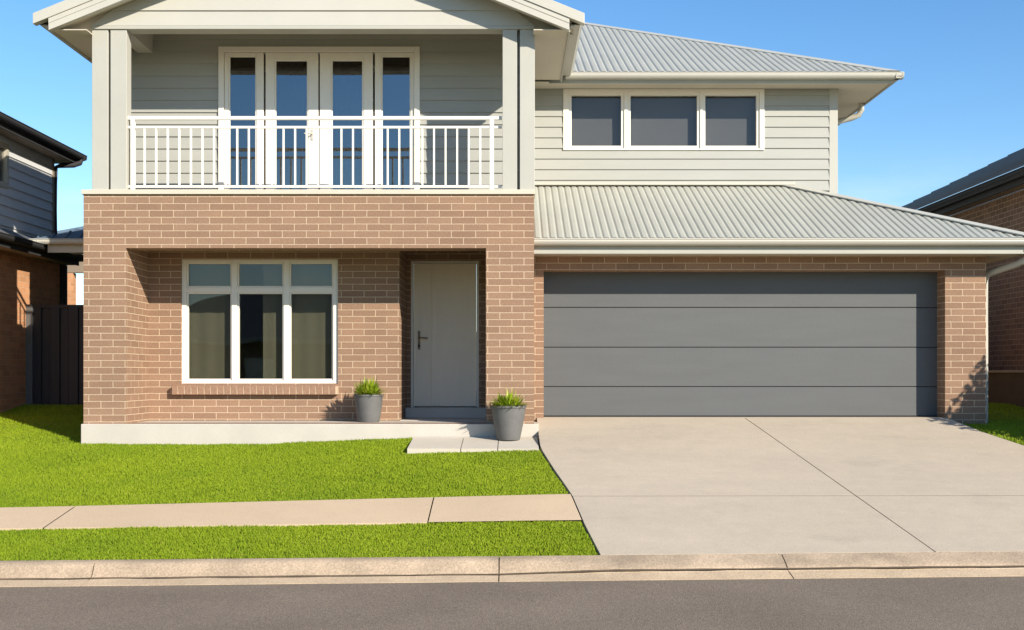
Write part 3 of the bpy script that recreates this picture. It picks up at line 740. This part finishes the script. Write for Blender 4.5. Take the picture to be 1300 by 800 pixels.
# ---- balcony
bz0=CT-.03
f0,f1,fz1=X(278,BW),X(533,BW),Z(60,BW)
bl=PLX+.10; brx=PRX-.08
mb=MB(); siding(mb,(bl,BW),(1,0),brx-bl,bz0,R(4.72),.167,(0,-1),[(f0-bl,f1-bl,bz0-1,fz1)]); P(mb,'clad_wall','siding')
mb=MB(); wall_front(mb,bl,brx,bz0,R(4.71),BW+.002,.12,[(f0+.03,f1-.03,bz0-1,fz1-.03)]); P(mb,'wall_frame','room')
mb=MB(); siding(mb,(brx,BW+.01),(0,1),UW-BW,CT,R(4.7),.167,(1,0)); P(mb,'clad_wall','siding')
mb=MB(); mb.box(bl,bl+.02,BW+.13,27,bz0,R(4.5)); mb.box(HX0,HX0+.2,WY+.26,27,R(-.9),bz0); P(mb,'side_wall','brick')
by=BW-.04
# outer frame
mb=MB(); ow=.075
mb.box(f0,f0+ow,by,by+.14,bz0,fz1); mb.box(f1-ow,f1,by,by+.14,bz0,fz1); mb.box(f0+ow,f1-ow,by+.001,by+.14,fz1-ow,fz1)
fd=P(mb,'french_doors','frame',bevel=.004,label='white four leaf glazed doors behind the balcony railing')
leaves=[(f0+ow+.003,X(334,by),290.5,326,71),(X(336.5,by),X(403.5,by),349,391.5,76),(X(405.5,by),X(473,by),420.5,461.5,76),(X(475.5,by),f1-ow-.003,484,522,71)]
for k,(a,b,ga,gb,gt) in enumerate(leaves):
    ga,gb=X(ga,by+.05),X(gb,by+.05); gt=Z(gt,by+.05); zt=fz1-ow-.004; mb=MB(); gbz=bz0+.16
    y0,y1=by+.03,by+.085
    mb.box(a,ga,y0,y1,bz0+.01,zt); mb.box(gb,b,y0,y1,bz0+.01,zt); mb.box(ga,gb,y0+.001,y1-.001,gt,zt); mb.box(ga,gb,y0+.001,y1-.001,bz0+.01,gbz)
    s=.02
    mb.box(ga,ga+s,y0+.012,y1-.01,gbz,gt); mb.box(gb-s,gb,y0+.012,y1-.01,gbz,gt); mb.box(ga+s,gb-s,y0+.013,y1-.011,gt-s,gt)
    P(mb,'door_leaf','frame',fd,bevel=.004)
    P(MB().box(ga+s/2,gb-s/2,y0+.025,y0+.031,gbz,gt-s/2),'pane','glass_b',fd)
mb=MB(); hx=X(396,by); hz_=Z(170,by); mb.box(hx-.014,hx+.014,by+.018,by+.029,hz_-.08,hz_+.06); mb.tube([(hx,by+.02,hz_),(hx,by-.03,hz_),(hx-.02,by-.035,hz_),(hx-.10,by-.035,hz_)],.009); mb.smooth=False
P(mb,'door_handle','gutter',fd)
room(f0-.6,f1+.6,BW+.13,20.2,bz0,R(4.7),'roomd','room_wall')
curtain(X(352,16.7),X(385,16.7),16.75,bz0,R(4.5),'drape',.03,.12)
curtain(X(425,16.7),X(455,16.7),16.75,bz0,R(4.5),'drape',.03,.12)
mb=MB().box(bl-.02,brx+.02,PF+.24,BW-.001,R(4.70),R(4.715)); P(mb,'balcony_ceiling','soffit')
# posts
BB=R(4.425)
pyt=PF+.02
for a,b in ((116,136.5),(139.5,160),(638,656.5),(660,679)):
    mb=MB().box(X(a,PF),X(b,PF),pyt,pyt+.19,Z(241,PF)+.001,BB-.001); P(mb,'column','trim',bevel=.004)
mb=MB(); mb.tube([(X(658.5,PF+.16),PF+.17,BB-.01),(X(658.5,PF+.16),PF+.17,BB-.35),(X(658.5,PF+.16),PF+.17,Z(241,PF))],.022,10); P(mb,'downpipe','gutter')
mb=MB().box(X(116,PF),X(679,PF),PF-.0,PF+.235,BB,R(4.47)); P(mb,'beam','trim',bevel=.004)
mb=MB().box(X(139.5,PF),X(160,PF),PF+.236,BW-.016,BB-.0,R(4.69)); P(mb,'side_beam','trim')
mb=MB().box(X(660,PF),X(679,PF),PF+.236,UW,BB-.0,R(4.69)); P(mb,'side_beam','trim')
# gable
RC=(X(42,14.85)+X(742,14.85))/2; HW=(X(742,14.85)-X(42,14.85))/2
GY=14.85; ztop=lambda x:Z(17,GY)+.404*(HW-abs(x-RC))
gz0=R(4.47)
def gclip(z):
    h=(ztop(RC)-.22-z)/.404
    if h<=0: return (RC,RC)
    return (max(RC-h,X(116,PF)),min(RC+h,X(679,PF)))
gb=MB(); siding(gb,(0,PF+.02),(1,0),1,gz0,R(6.2),.195,(0,-1),clip=lambda z:gclip(z)); P(gb,'gable_boards','gablewhite')
def rake(mb,o0,o1,y0,y1,xe):
    """rake-following board; o0,o1 vertical offsets below the roof top line, xe half-length"""
    for s in (-1,1):
        xo=RC+s*xe; T=lambda x,o:ztop(x)-o
        pts=[(xo,T(xo,o1)),(RC,T(RC,o1)),(RC,T(RC,o0)),(xo,T(xo,o0))]
        if s==1: pts=pts[::-1]
        mb.prismY(pts,y0,y1)
mb=MB(); rake(mb,.0,.135,GY-.015,GY+.10,HW); P(mb,'barge_capping','gutter',bevel=.005)
mb=MB(); rake(mb,.137,.20,GY,GY+.10,HW-.19); rake(mb,.2005,.285,GY+.006,GY+.10,HW-.19); P(mb,'barge_board','gutter',bevel=.003)
mb=MB(); rake(mb,.17,.215,GY+.101,PF+.03,HW-.12); P(mb,'rake_soffit','soffit')
# side eaves of the gable
zb_=EZ+.013; xl,xr=RC-(HW-.12),RC+(HW-.12); tz=lambda x: ztop(x)-.19
P(MB().prismY([(xl,zb_),(PLX+.1,zb_),(PLX+.1,BB+.003),(PRX-.01,BB+.003),(PRX-.01,zb_),(xr,zb_),(xr,tz(xr)),(RC,tz(RC)),(xl,tz(xl))],PF+.041,PF+.055),'gable_backing','soffit')
for s in (-1,1):
    xo=RC+s*HW
    yE=17.46 if s==1 else 27
    poly=gutter_prof(xo,ztop(xo)-.012,-s,w=.17,h=.11)
    if s==-1: poly=poly[::-1]
    P(prismY2(poly,GY+.101,yE),'gutter','gutter')
    a,b=sorted((xo-s*.172,xo-s*.195)); P(MB().box(a,b,GY+.101,yE+.05,EZ-.02,ztop(xo)-.03),'fascia','fascia')
    a,b=sorted((xo-s*.196,(PRX-.01 if s==1 else PLX+.11))); P(MB().box(a,b,GY+.102,(UW-.56+.0 if s==1 else 27),EZ,EZ+.012),'soffit','soffit')
for s in (-1,1):
    xo=RC+s*HW; L=20.9-GY
    vm=MB(); tm=lambda q:(0 if q<17.5-GY else (q-(17.5-GY))/3.4*HW)
    if s==1: corr(vm,(xo,GY+.02),(0,1),(-1,0),L,ztop(xo)-.02,.404,tm,lambda q:HW)
    else: corr(vm,(xo,GY+.02),(0,1),(1,0),L,ztop(xo)-.02,.404,tm,lambda q:HW)
    P(vm,'gable_roof','roofmetal')
# upper fascia side wall behind right column up to the soffit (wall of the upper room)
# railing
ry=PF+.10
mb=MB().box(X(161.5,ry),X(637,ry),ry-.025,ry+.025,Z(152.3,ry),Z(148,ry)); rail=P(mb,'balcony_railing','rail',bevel=.004,label='white metal railing with slim upright bars')
P(MB().box(X(161.5,ry),X(637,ry),ry-.016,ry+.016,Z(163.2,ry),Z(160.3,ry)),'rail','rail',rail)
P(MB().box(X(161.5,ry),X(637,ry),ry-.016,ry+.016,Z(238.4,ry),Z(235.6,ry)),'rail','rail',rail)
for px in (169,624.5):
    P(MB().box(X(px,ry)-.026,X(px,ry)+.026,ry-.024,ry+.024,Z(241,PF)+.001,Z(152.3,ry)),'rail_post','rail',rail)
xa,xb=X(169,ry),X(624.5,ry); nb=31
for k in range(1,nb):
    x=xa+(xb-xa)*k/nb; P(MB().box(x-.0115,x+.0115,ry-.011,ry+.011,Z(235.6,ry),Z(163.2,ry)),'baluster','rail',rail)

# ================================================================== LEFT NEIGHBOUR
lh=thing('neighbour_house','orange brick and slate clad house with black gutters, far left behind the black fence','house',(-12,18,R(-0.855)))
Q=lambda mb,name,mat,par=None,bevel=0,**k: mb.build(name,M[mat],par or lh,bevel,**k)
LX=-7.6; L0,L1=14.82,19.855
Q(MB().box(-18,LX,L0,L1,R(-1.14),R(1.919)),'brick_wall','brick_n')
LU=-7.704
mb=MB(); siding(mb,(LU,L0),(0,1),L1-.09-L0,R(2.09),R(3.61),.155,(1,0),[(15.77-L0,18.031-L0,R(2.831),R(3.496))]); siding(mb,(-18,L0),(1,0),-18*-1+LU,R(2.09),R(3.61),.155,(0,-1)); Q(mb,'clad_wall','nsiding')
Q(MB().box(LU-.1,LU+.016,L1-.09,L1,R(2.09),R(3.61)),'corner_board','ntrim')
Q(MB().box(-18,LU-.101,L1-.12,L1-.0,R(1.995),R(3.61)),'clad_wall','nsiding')
mb=MB(); a,b=R(2.831),R(3.496)
mb.box(LU-.05,LU+.03,15.77,15.846,a,b); mb.box(LU-.05,LU+.03,17.955,18.031,a,b); mb.box(LU-.05,LU+.029,15.846,17.955,a,a+.07); mb.box(LU-.05,LU+.029,15.846,17.955,b-.07,b)
wn=Q(mb,'window','nframe'); Q(MB().box(LU-.03,LU-.02,15.846,17.955,a+.07,b-.07),'pane','glass_u',wn); Q(MB().box(LU-.09,LU-.08,15.77,18.031,a-.1,b+.1),'blind','blind',wn)
# lower eave
EX=-7.172
Q(prismY2(gutter_prof(EX,R(1.995),-1),14.345,19.902),'gutter','ngutter')
Q(MB().box(EX-.14,EX-.12,14.393,19.902,R(1.824),R(1.976)),'fascia','ngutter')
Q(MB().box(LX+.001,EX-.141,14.393,19.902,R(1.833),R(1.848)),'soffit','ntrim')
mb=MB(); mb.face([(EX-.02,14.345,R(1.985)),(EX-.02,19.902,R(1.985)),(LU-.02,19.902,R(2.213)),(LU-.02,14.345,R(2.213))]); mb.face([(-18,14.345,R(1.985)),(EX-.02,14.345,R(1.985)),(LU,14.867,R(2.213)),(-18,14.867,R(2.213))]); Q(mb,'lower_roof','nroof')
# upper eave and roof
UX=-7.315
Q(prismY2(gutter_prof(UX,R(3.757),-1),14.345,20.349),'gutter','ngutter')
Q(MB().prismX(gutter_prof(20.349,R(3.757),-1),-18.3,UX),'gutter','ngutter')
Q(MB().box(UX-.14,UX-.12,14.393,20.235,R(3.591),R(3.733)),'fascia','ngutter')
mb=MB(); mb.box(LU+.02,UX-.141,14.393,20.225,R(3.6),R(3.61)); mb.box(-18.3,LU+.02,19.874,20.225,R(3.6),R(3.61)); Q(mb,'soffit','ntrim')
mb=MB(); rx=-13; 
mb.face([(UX-.02,14.345,R(3.762)),(UX-.02,20.349,R(3.762)),(rx+1.9,17.347,R(4.94)),]); mb.face([(-18.3,14.345,R(3.762)),(UX-.02,14.345,R(3.762)),(rx+1.9,17.347,R(4.94)),(rx-2.1,17.347,R(4.94))]); mb.face([(UX-.02,20.349,R(3.762)),(-18.3,20.349,R(3.762)),(rx-2.1,17.347,R(4.94)),(rx+1.9,17.347,R(4.94))]); mb.face([(-18.3,20.349,R(3.762)),(-18.3,14.345,R(3.762)),(rx-2.1,17.347,R(4.94))])
Q(mb,'upper_roof','nroof')
mb=MB(); mb.tube([(UX-.07,20.235,R(3.667)),(UX-.08,20.216,R(3.61)),(-7.457,20.092,R(3.553)),(-7.6,19.95,R(3.524)),(LU+.0,19.912,R(3.477)),(LU+.0,19.912,R(2.185))],.045); Q(mb,'downpipe','ngutter')
mb=MB().box(LX-.02,LX+.09,19.864,19.96,R(-0.665),R(1.833)); Q(mb,'downpipe','ngutter')

# ================================================================== HOUSE BEHIND
bh=thing('rear_house','low house with blue grey roof and cream gutter seen between the two houses','house',(-8,28,R(-.5)))
Q2=lambda mb,name,mat,par=None,bevel=0,**k: mb.build(name,M[mat],par or bh,bevel,**k)
BD=27.0; xL=X(37,BD)
Q2(MB().prismX(gutter_prof(BD,Z(303,BD),w=.14,h=.16)[::-1],xL,-3),'gutter','gutter')
Q2(MB().box(xL+.12,-3,BD+.14,BD+.17,Z(317,BD)-.12,Z(303,BD)-.02),'fascia','gutter')
mb=MB(); z0=Z(303,BD); mb.face([(xL,BD,z0),(-3,BD,z0),(-4.5,BD+2.5,z0+.85),(xL+2.0,BD+2.5,z0+.85)]); mb.face([(xL,BD+5,z0),(xL,BD,z0),(xL+2.0,BD+2.5,z0+.85)]); mb.face([(-3,BD+5,z0),(xL,BD+5,z0),(xL+2,BD+2.5,z0+.85),(-4.5,BD+2.5,z0+.85)]); mb.face([(-3,BD,z0),(-3,BD+5,z0),(-4.5,BD+2.5,z0+.85)])
Q2(mb,'roof','blueroof')
mb=MB(); 
for k in range(14):
    t=k/14; xx=xL+.35+k*.42; top=min(1,(xx-xL)/2.0)
    mb.bar((xx,BD+.05,z0+.03),(xx,BD+2.5*top,z0+.85*top+.03),.04,.04)
mb.bar((xL,BD,z0+.03),(xL+2,BD+2.5,z0+.88),.12,.05)
Q2(mb,'roof_rib','blueroof')
Q2(MB().box(xL+.13,-3.1,BD+.18,BD+4.9,z0-.42,z0-.38),'ceiling','soffit')
Q2(MB().box(xL+.3,-3.2,BD+.3,BD+.5,z0-.75,z0-.43),'beam','ntrim')
Q2(MB().box(X(84,BD+.3),X(92.5,BD+.3),BD+.3,BD+.5,R(-.9),z0-.76),'post','brick_n')
Q2(MB().box(-9.1,-8.9,BD+.3,BD+.5,R(-.9),z0-.76),'post','brick_n')
Q2(MB().box(-8.8,-3.3,BD+.6,BD+4.8,R(-.9),z0-.43),'wall','brick_n')

# ================================================================== FENCE
fe=thing('fence','black steel panel fence with a grey end post between the houses','fence',(-6.4,18.5,R(-.5)))
FY=18.5; fz0,fz1_=R(-.62),Z(387,FY)
fx0,fx1=X(42,FY),-5.36
mb=MB(); prof=[]; x=fx0
n=0; pts=[]
while x<fx1:
    for dx,dy in ((0,0),(.12,0),(.135,.025),(.25,.025),(.265,0)):
        pts.append((min(x+dx,fx1),FY+dy))
    x+=.29
for (xa,ya),(xb,yb) in zip(pts[:-1],pts[1:]):
    if xb>xa: mb.face([(xa,ya,fz0),(xb,yb,fz0),(xb,yb,fz1_-.03),(xa,ya,fz1_-.03)])
mb.build('fence_panel',M['fence'],fe)
MB().box(fx0,fx1,FY-.012,FY+.04,fz1_-.045,fz1_).build('top_rail',M['fence'],fe)
MB().box(X(33.5,FY),X(42,FY),FY-.03,FY+.05,fz0,fz1_+.005).build('fence_post',M['post'],fe)
MB().box(fx0+.86,fx0+.92,FY-.02,FY+.045,fz0,fz1_-.046).build('fence_post',M['fence'],fe)

# ================================================================== RIGHT NEIGHBOUR
rh=thing('neighbour_house','dark brick house with dark tiled roof at the right edge, beyond the garage','house',(12,22,R(-.6)))
Q3=lambda mb,name,mat,par=None,bevel=0,**k: mb.build(name,M[mat],par or rh,bevel,**k)
RXW=8.3
Q3(MB().box(RXW,18,17.7,32,R(-1.0),R(3.0)),'brick_wall','brick_r')
REX=7.88; RZ=R(3.20)
Q3(prismY2([(a,b) for a,b in gutter_prof(REX,RZ,1,w=.13,h=.12)][::-1],17.1,32.5),'gutter','ngutter')
Q3(MB().box(REX+.14,REX+.165,17.15,32.4,R(2.99),RZ-.02),'fascia','ngutter')
Q3(MB().box(REX+.166,RXW-.001,17.15,32.4,R(3.001),R(3.015)),'soffit','ntrim')
mb=MB()
def tiles(mb,O,u,v,L,z0,p,tm):
    # stepped tile courses
    t=0; 
    while t<4.4:
        t2=t+.34
        s0,s1=tm(t),L-tm(t); s2,s3=tm(t2),L-tm(t2)
        if s1-s0<.05: break
        Pn=lambda s,tt,o:(O[0]+u[0]*s+v[0]*tt,O[1]+u[1]*s+v[1]*tt,z0+p*tt+o)
        mb.face([Pn(s0,t,.035),Pn(s1,t,.035),Pn(max(s3,s2),t2,.0),Pn(s2,t2,0)]); mb.face([Pn(s0,t,0),Pn(s1,t,0),Pn(s1,t,.035),Pn(s0,t,.035)])
        t=t2
tiles(mb,(REX-.02,17.05),(0,1),(1,0),15.5,RZ,.50,lambda t:t)
tiles(mb,(REX-.02,17.05),(1,0),(0,1),10.5,RZ,.50,lambda t:t)
Q3(mb,'tiled_roof','nroof')
rt=MB(); rt.v=[]; rt.box(7.72,7.95,17.2,26,R(-.9),R(.02)); rw=rt.build('retaining_wall',M['rwall'],None,label='low dark wall with a pale stone cap beside the right hand house',category='wall')
MB().box(7.69,7.98,17.18,26,R(.021),R(.06)).build('wall_cap',M['rcap'],rw,bevel=.005)

# ================================================================== POTTED PLANTS
def pot_plant(name,cx,cy,cz,rt_,rb,h,label,leafh,seed,n=300,spread=1.15):
    rr=random.Random(seed)
    t=thing(name,label,'potted plant',(cx,cy,cz),'matching grey pots at the entry')
    mb=MB().lathe([(0,.001),(rb*.96,.001),(rb,.01),(rb+(rt_-rb)*.35,h*.3),(rb+(rt_-rb)*.72,h*.65),(rt_-.004,h*.93),(rt_+.006,h*.935),(rt_+.006,h),(rt_-.012,h),(rt_-.016,h*.9),(rt_-.03,h*.86)],(cx,cy,cz)); mb.build('pot',M['pot'],t)
    mb=MB().lathe([(0,h*.88),(rt_-.02,h*.87)],(cx,cy,cz),24); mb.build('soil',M['soil'],t)
    mb=MB()
    for k in range(n):
        a=rr.uniform(0,2*math.pi); r0=rr.uniform(0,.55)**.8*rt_; out=rr.uniform(.15,1.0)*spread; hh=leafh*rr.uniform(.45,1.0)*(1.15-.5*out)
        w=rr.uniform(.008,.015); bx,by_=cx+r0*math.cos(a),cy+r0*math.sin(a); a2=a+rr.uniform(-.6,.6)
        ux,uy=math.cos(a2),math.sin(a2); px,py=-uy*w,ux*w; i=len(mb.v); S=5; reach=leafh*.82*out
        for q in range(S+1):
            f=q/S; x=bx+ux*reach*f**1.4; y=by_+uy*reach*f**1.4; z=cz+h*.87+hh*(1.25*f-.38*f*f*out*1.2); ww=(1-f**2.2)*(0.55+.9*min(f*2,1))
            if q==S: ww=.05
            mb.v+=[(x-px*ww,y-py*ww,z),(x+px*ww,y+py*ww,z)]
        for q in range(S): mb.f.append((i+2*q,i+2*q+1,i+2*q+3,i+2*q+2))
    mb.build('foliage',M['leaf'],t)
pot_plant('potted_plant',X(468,15.72),15.72,SL,.193,.145,.365,'grey pot of grassy green leaves on the raised slab left of the front door',.255,3)
pot_plant('potted_plant',X(645.5,14.8),14.83,R(-.825),.220,.145,.43,'larger grey pot of grassy leaves on the pavers right of the front door',.25,5,n=340,spread=1.3)

# ================================================================== SHRUBS by the right boundary (cast the leafy shade)
def shrub(cx,cy,rad,top,label,seed):
    r=np.random.default_rng(seed); zb=zg(cx,cy)-.02; hh=R(top)-zb
    t=thing('shrub',label,'shrub',(cx,cy,zb),'shrubs along the right boundary')
    mb=MB()
    for k in range(5):
        a=k*1.3+seed; mb.tube([(cx,cy,zb),(cx+.15*math.cos(a),cy+.15*math.sin(a),zb+hh*.35),(cx+.4*rad*math.cos(a),cy+.4*rad*math.sin(a),zb+hh*.75)],[.03,.022,.008],6)
    mb.build('trunk',M['bark'],t)
    n=9000; V=r.normal(size=(n,3)); V/=np.linalg.norm(V,axis=1)[:,None]; rad_=r.uniform(.25,1,n)**.5
    lump=1+.22*np.sin(V[:,0]*5+seed)*np.cos(V[:,1]*4)+.15*np.sin(V[:,2]*7+V[:,0]*3)
    Pp=V*(rad_*lump)[:,None]*np.array([rad,rad,hh*.5])+np.array([cx,cy,zb+hh*.52])
    mb=MB()
    for p in Pp:
        d1=Vector(r.normal(size=3)).normalized(); d2=d1.orthogonal().normalized(); l=.055*r.uniform(.7,1.3); p=Vector(p)
        mb.face([p-d1*l,p+d2*l*.45,p+d1*l,p-d2*l*.45])
    mb.build('foliage',M['shrub'],t)
shrub(8.3,13.75,.66,1.32,'leafy green shrub beside the driveway, nearest the garage pier',1)
shrub(8.5,12.5,.6,.55,'low leafy green shrub beside the driveway, nearest the street',2)
shrub(8.6,15.1,.75,1.3,'broad leafy green shrub between the driveway shrub and the low wall',3)
shrub(8.7,16.4,.7,1.2,'leafy green shrub at the end of the low wall',4)

# ================================================================== HOUSES OPPOSITE (seen in the window reflections)
def opposite(cx,w,label,wall,roof):
    t=thing('opposite_house',label,'house',(cx,-13,R(-1.6)),'houses across the street'); yb=-10
    q=lambda mb,name,mat,par=None,**k: mb.build(name,M[mat],par or t,0,**k)
    q(MB().box(cx-w/2,cx+w/2,-19,yb,R(-1.65),R(1.2)),'wall',wall)
    e=.5; z=R(1.2); a,b,c,d=cx-w/2-e,cx+w/2+e,-19-e,yb+e; hh=(d-c)/2
    mb=MB(); mb.face([(b,d,z),(a,d,z),(a+hh,d-hh,z+hh*.42),(b-hh,d-hh,z+hh*.42)]); mb.face([(a,c,z),(b,c,z),(b-hh,d-hh,z+hh*.42),(a+hh,d-hh,z+hh*.42)]); mb.face([(a,d,z),(a,c,z),(a+hh,d-hh,z+hh*.42)]); mb.face([(b,c,z),(b,d,z),(b-hh,d-hh,z+hh*.42)])
    mb.face([(a,c,z-.003),(a,d,z-.003),(b,d,z-.003),(b,c,z-.003)]); q(mb,'roof',roof)
    q(MB().box(a,b,d,d+.1,z-.14,z+.01),'gutter','gutter')
    for k in (-.3,.28):
        x=cx+k*w; f=q(MB().box(x-.95,x+.95,yb,yb+.06,R(-.6),R(.75)),'window','frame'); q(MB().box(x-.87,x-.03,yb+.061,yb+.07,R(-.52),R(.67)),'pane','glass_b',f); q(MB().box(x+.03,x+.87,yb+.061,yb+.07,R(-.52),R(.67)),'pane','glass_b',f)
    q(MB().box(cx-.5,cx+.4,yb,yb+.05,R(-1.6),R(.55)),'front_door','door')
opposite(-9,13,'single storey brick house with dark hip roof across the street, to the left','brick','nroof')
opposite(7.5,13,'single storey orange brick house across the street, to the right','brick_n','blueroof')

# ================================================================== CAMERA, LIGHT, SKY
cam=bpy.data.cameras.new('camera'); co=bpy.data.objects.new('camera',cam); C.objects.link(co); SC.camera=co
co.location=(0,0,H); co.rotation_euler=(math.radians(90),0,0); cam.sensor_width=36; cam.lens=36*F/1300; cam.shift_y=75/1300; cam.clip_end=4000; cam.clip_start=.1
SD=Vector((.95,-1.0,.69)).normalized()
sl=bpy.data.lights.new('sun','SUN'); so_=bpy.data.objects.new('sun',sl); C.objects.link(so_); so_.rotation_euler=SD.to_track_quat('Z','Y').to_euler(); so_.location=(10,-10,20)
sl.energy=5.0; sl.angle=math.radians(.5); sl.color=(1,.925,.81)
w=bpy.data.worlds.new('World'); SC.world=w; w.use_nodes=True; t=w.node_tree; t.nodes.clear()
out=t.nodes.new('ShaderNodeOutputWorld'); bg=t.nodes.new('ShaderNodeBackground'); sk=t.nodes.new('ShaderNodeTexSky')
sk.sky_type='NISHITA'; sk.sun_disc=False; sk.sun_elevation=math.asin(SD.z); sk.sun_rotation=math.atan2(SD.x,SD.y); sk.air_density=1.0; sk.dust_density=.15; sk.ozone_density=3.0; sk.altitude=0
hs=t.nodes.new('ShaderNodeHueSaturation'); hs.inputs['Saturation'].default_value=1.22; hs.inputs['Hue'].default_value=.502
t.links.new(sk.outputs[0],hs.inputs['Color']); tcw=t.nodes.new('ShaderNodeTexCoord'); mpw=t.nodes.new('ShaderNodeMapping'); mpw.inputs['Scale'].default_value=(3,3,11); t.links.new(tcw.outputs['Generated'],mpw.inputs[0])
nzw=t.nodes.new('ShaderNodeTexNoise'); nzw.inputs['Scale'].default_value=1.6; nzw.inputs['Detail'].default_value=7; nzw.inputs['Roughness'].default_value=.6; t.links.new(mpw.outputs[0],nzw.inputs['Vector'])
sxw=t.nodes.new('ShaderNodeSeparateXYZ'); t.links.new(tcw.outputs['Generated'],sxw.inputs[0])
def mr(a,b,c,d,src):
    q=t.nodes.new('ShaderNodeMapRange'); q.interpolation_type='SMOOTHSTEP'
    for k,v in zip((1,2,3,4),(a,b,c,d)): q.inputs[k].default_value=v
    t.links.new(src,q.inputs[0]); return q.outputs[0]
mk=mr(.46,.72,0,1,nzw.outputs[0]); el=mr(.08,.19,.5,0,sxw.outputs[2])
mm=t.nodes.new('ShaderNodeMath'); mm.operation='MULTIPLY'; t.links.new(mk,mm.inputs[0]); t.links.new(el,mm.inputs[1])
mxw=t.nodes.new('ShaderNodeMix'); mxw.data_type='RGBA'; t.links.new(mm.outputs[0],mxw.inputs[0]); t.links.new(hs.outputs[0],mxw.inputs[6]); mxw.inputs[7].default_value=(5.6,6.0,6.6,1)
t.links.new(mxw.outputs[2],bg.inputs[0]); bg.inputs[1].default_value=.125; t.links.new(bg.outputs[0],out.inputs[0])
SC.view_settings.view_transform='Standard'; SC.view_settings.look='None'; SC.view_settings.gamma=1; SC.view_settings.exposure=.62
SC.render.engine='CYCLES'; SC.cycles.max_bounces=8; SC.cycles.transparent_max_bounces=12
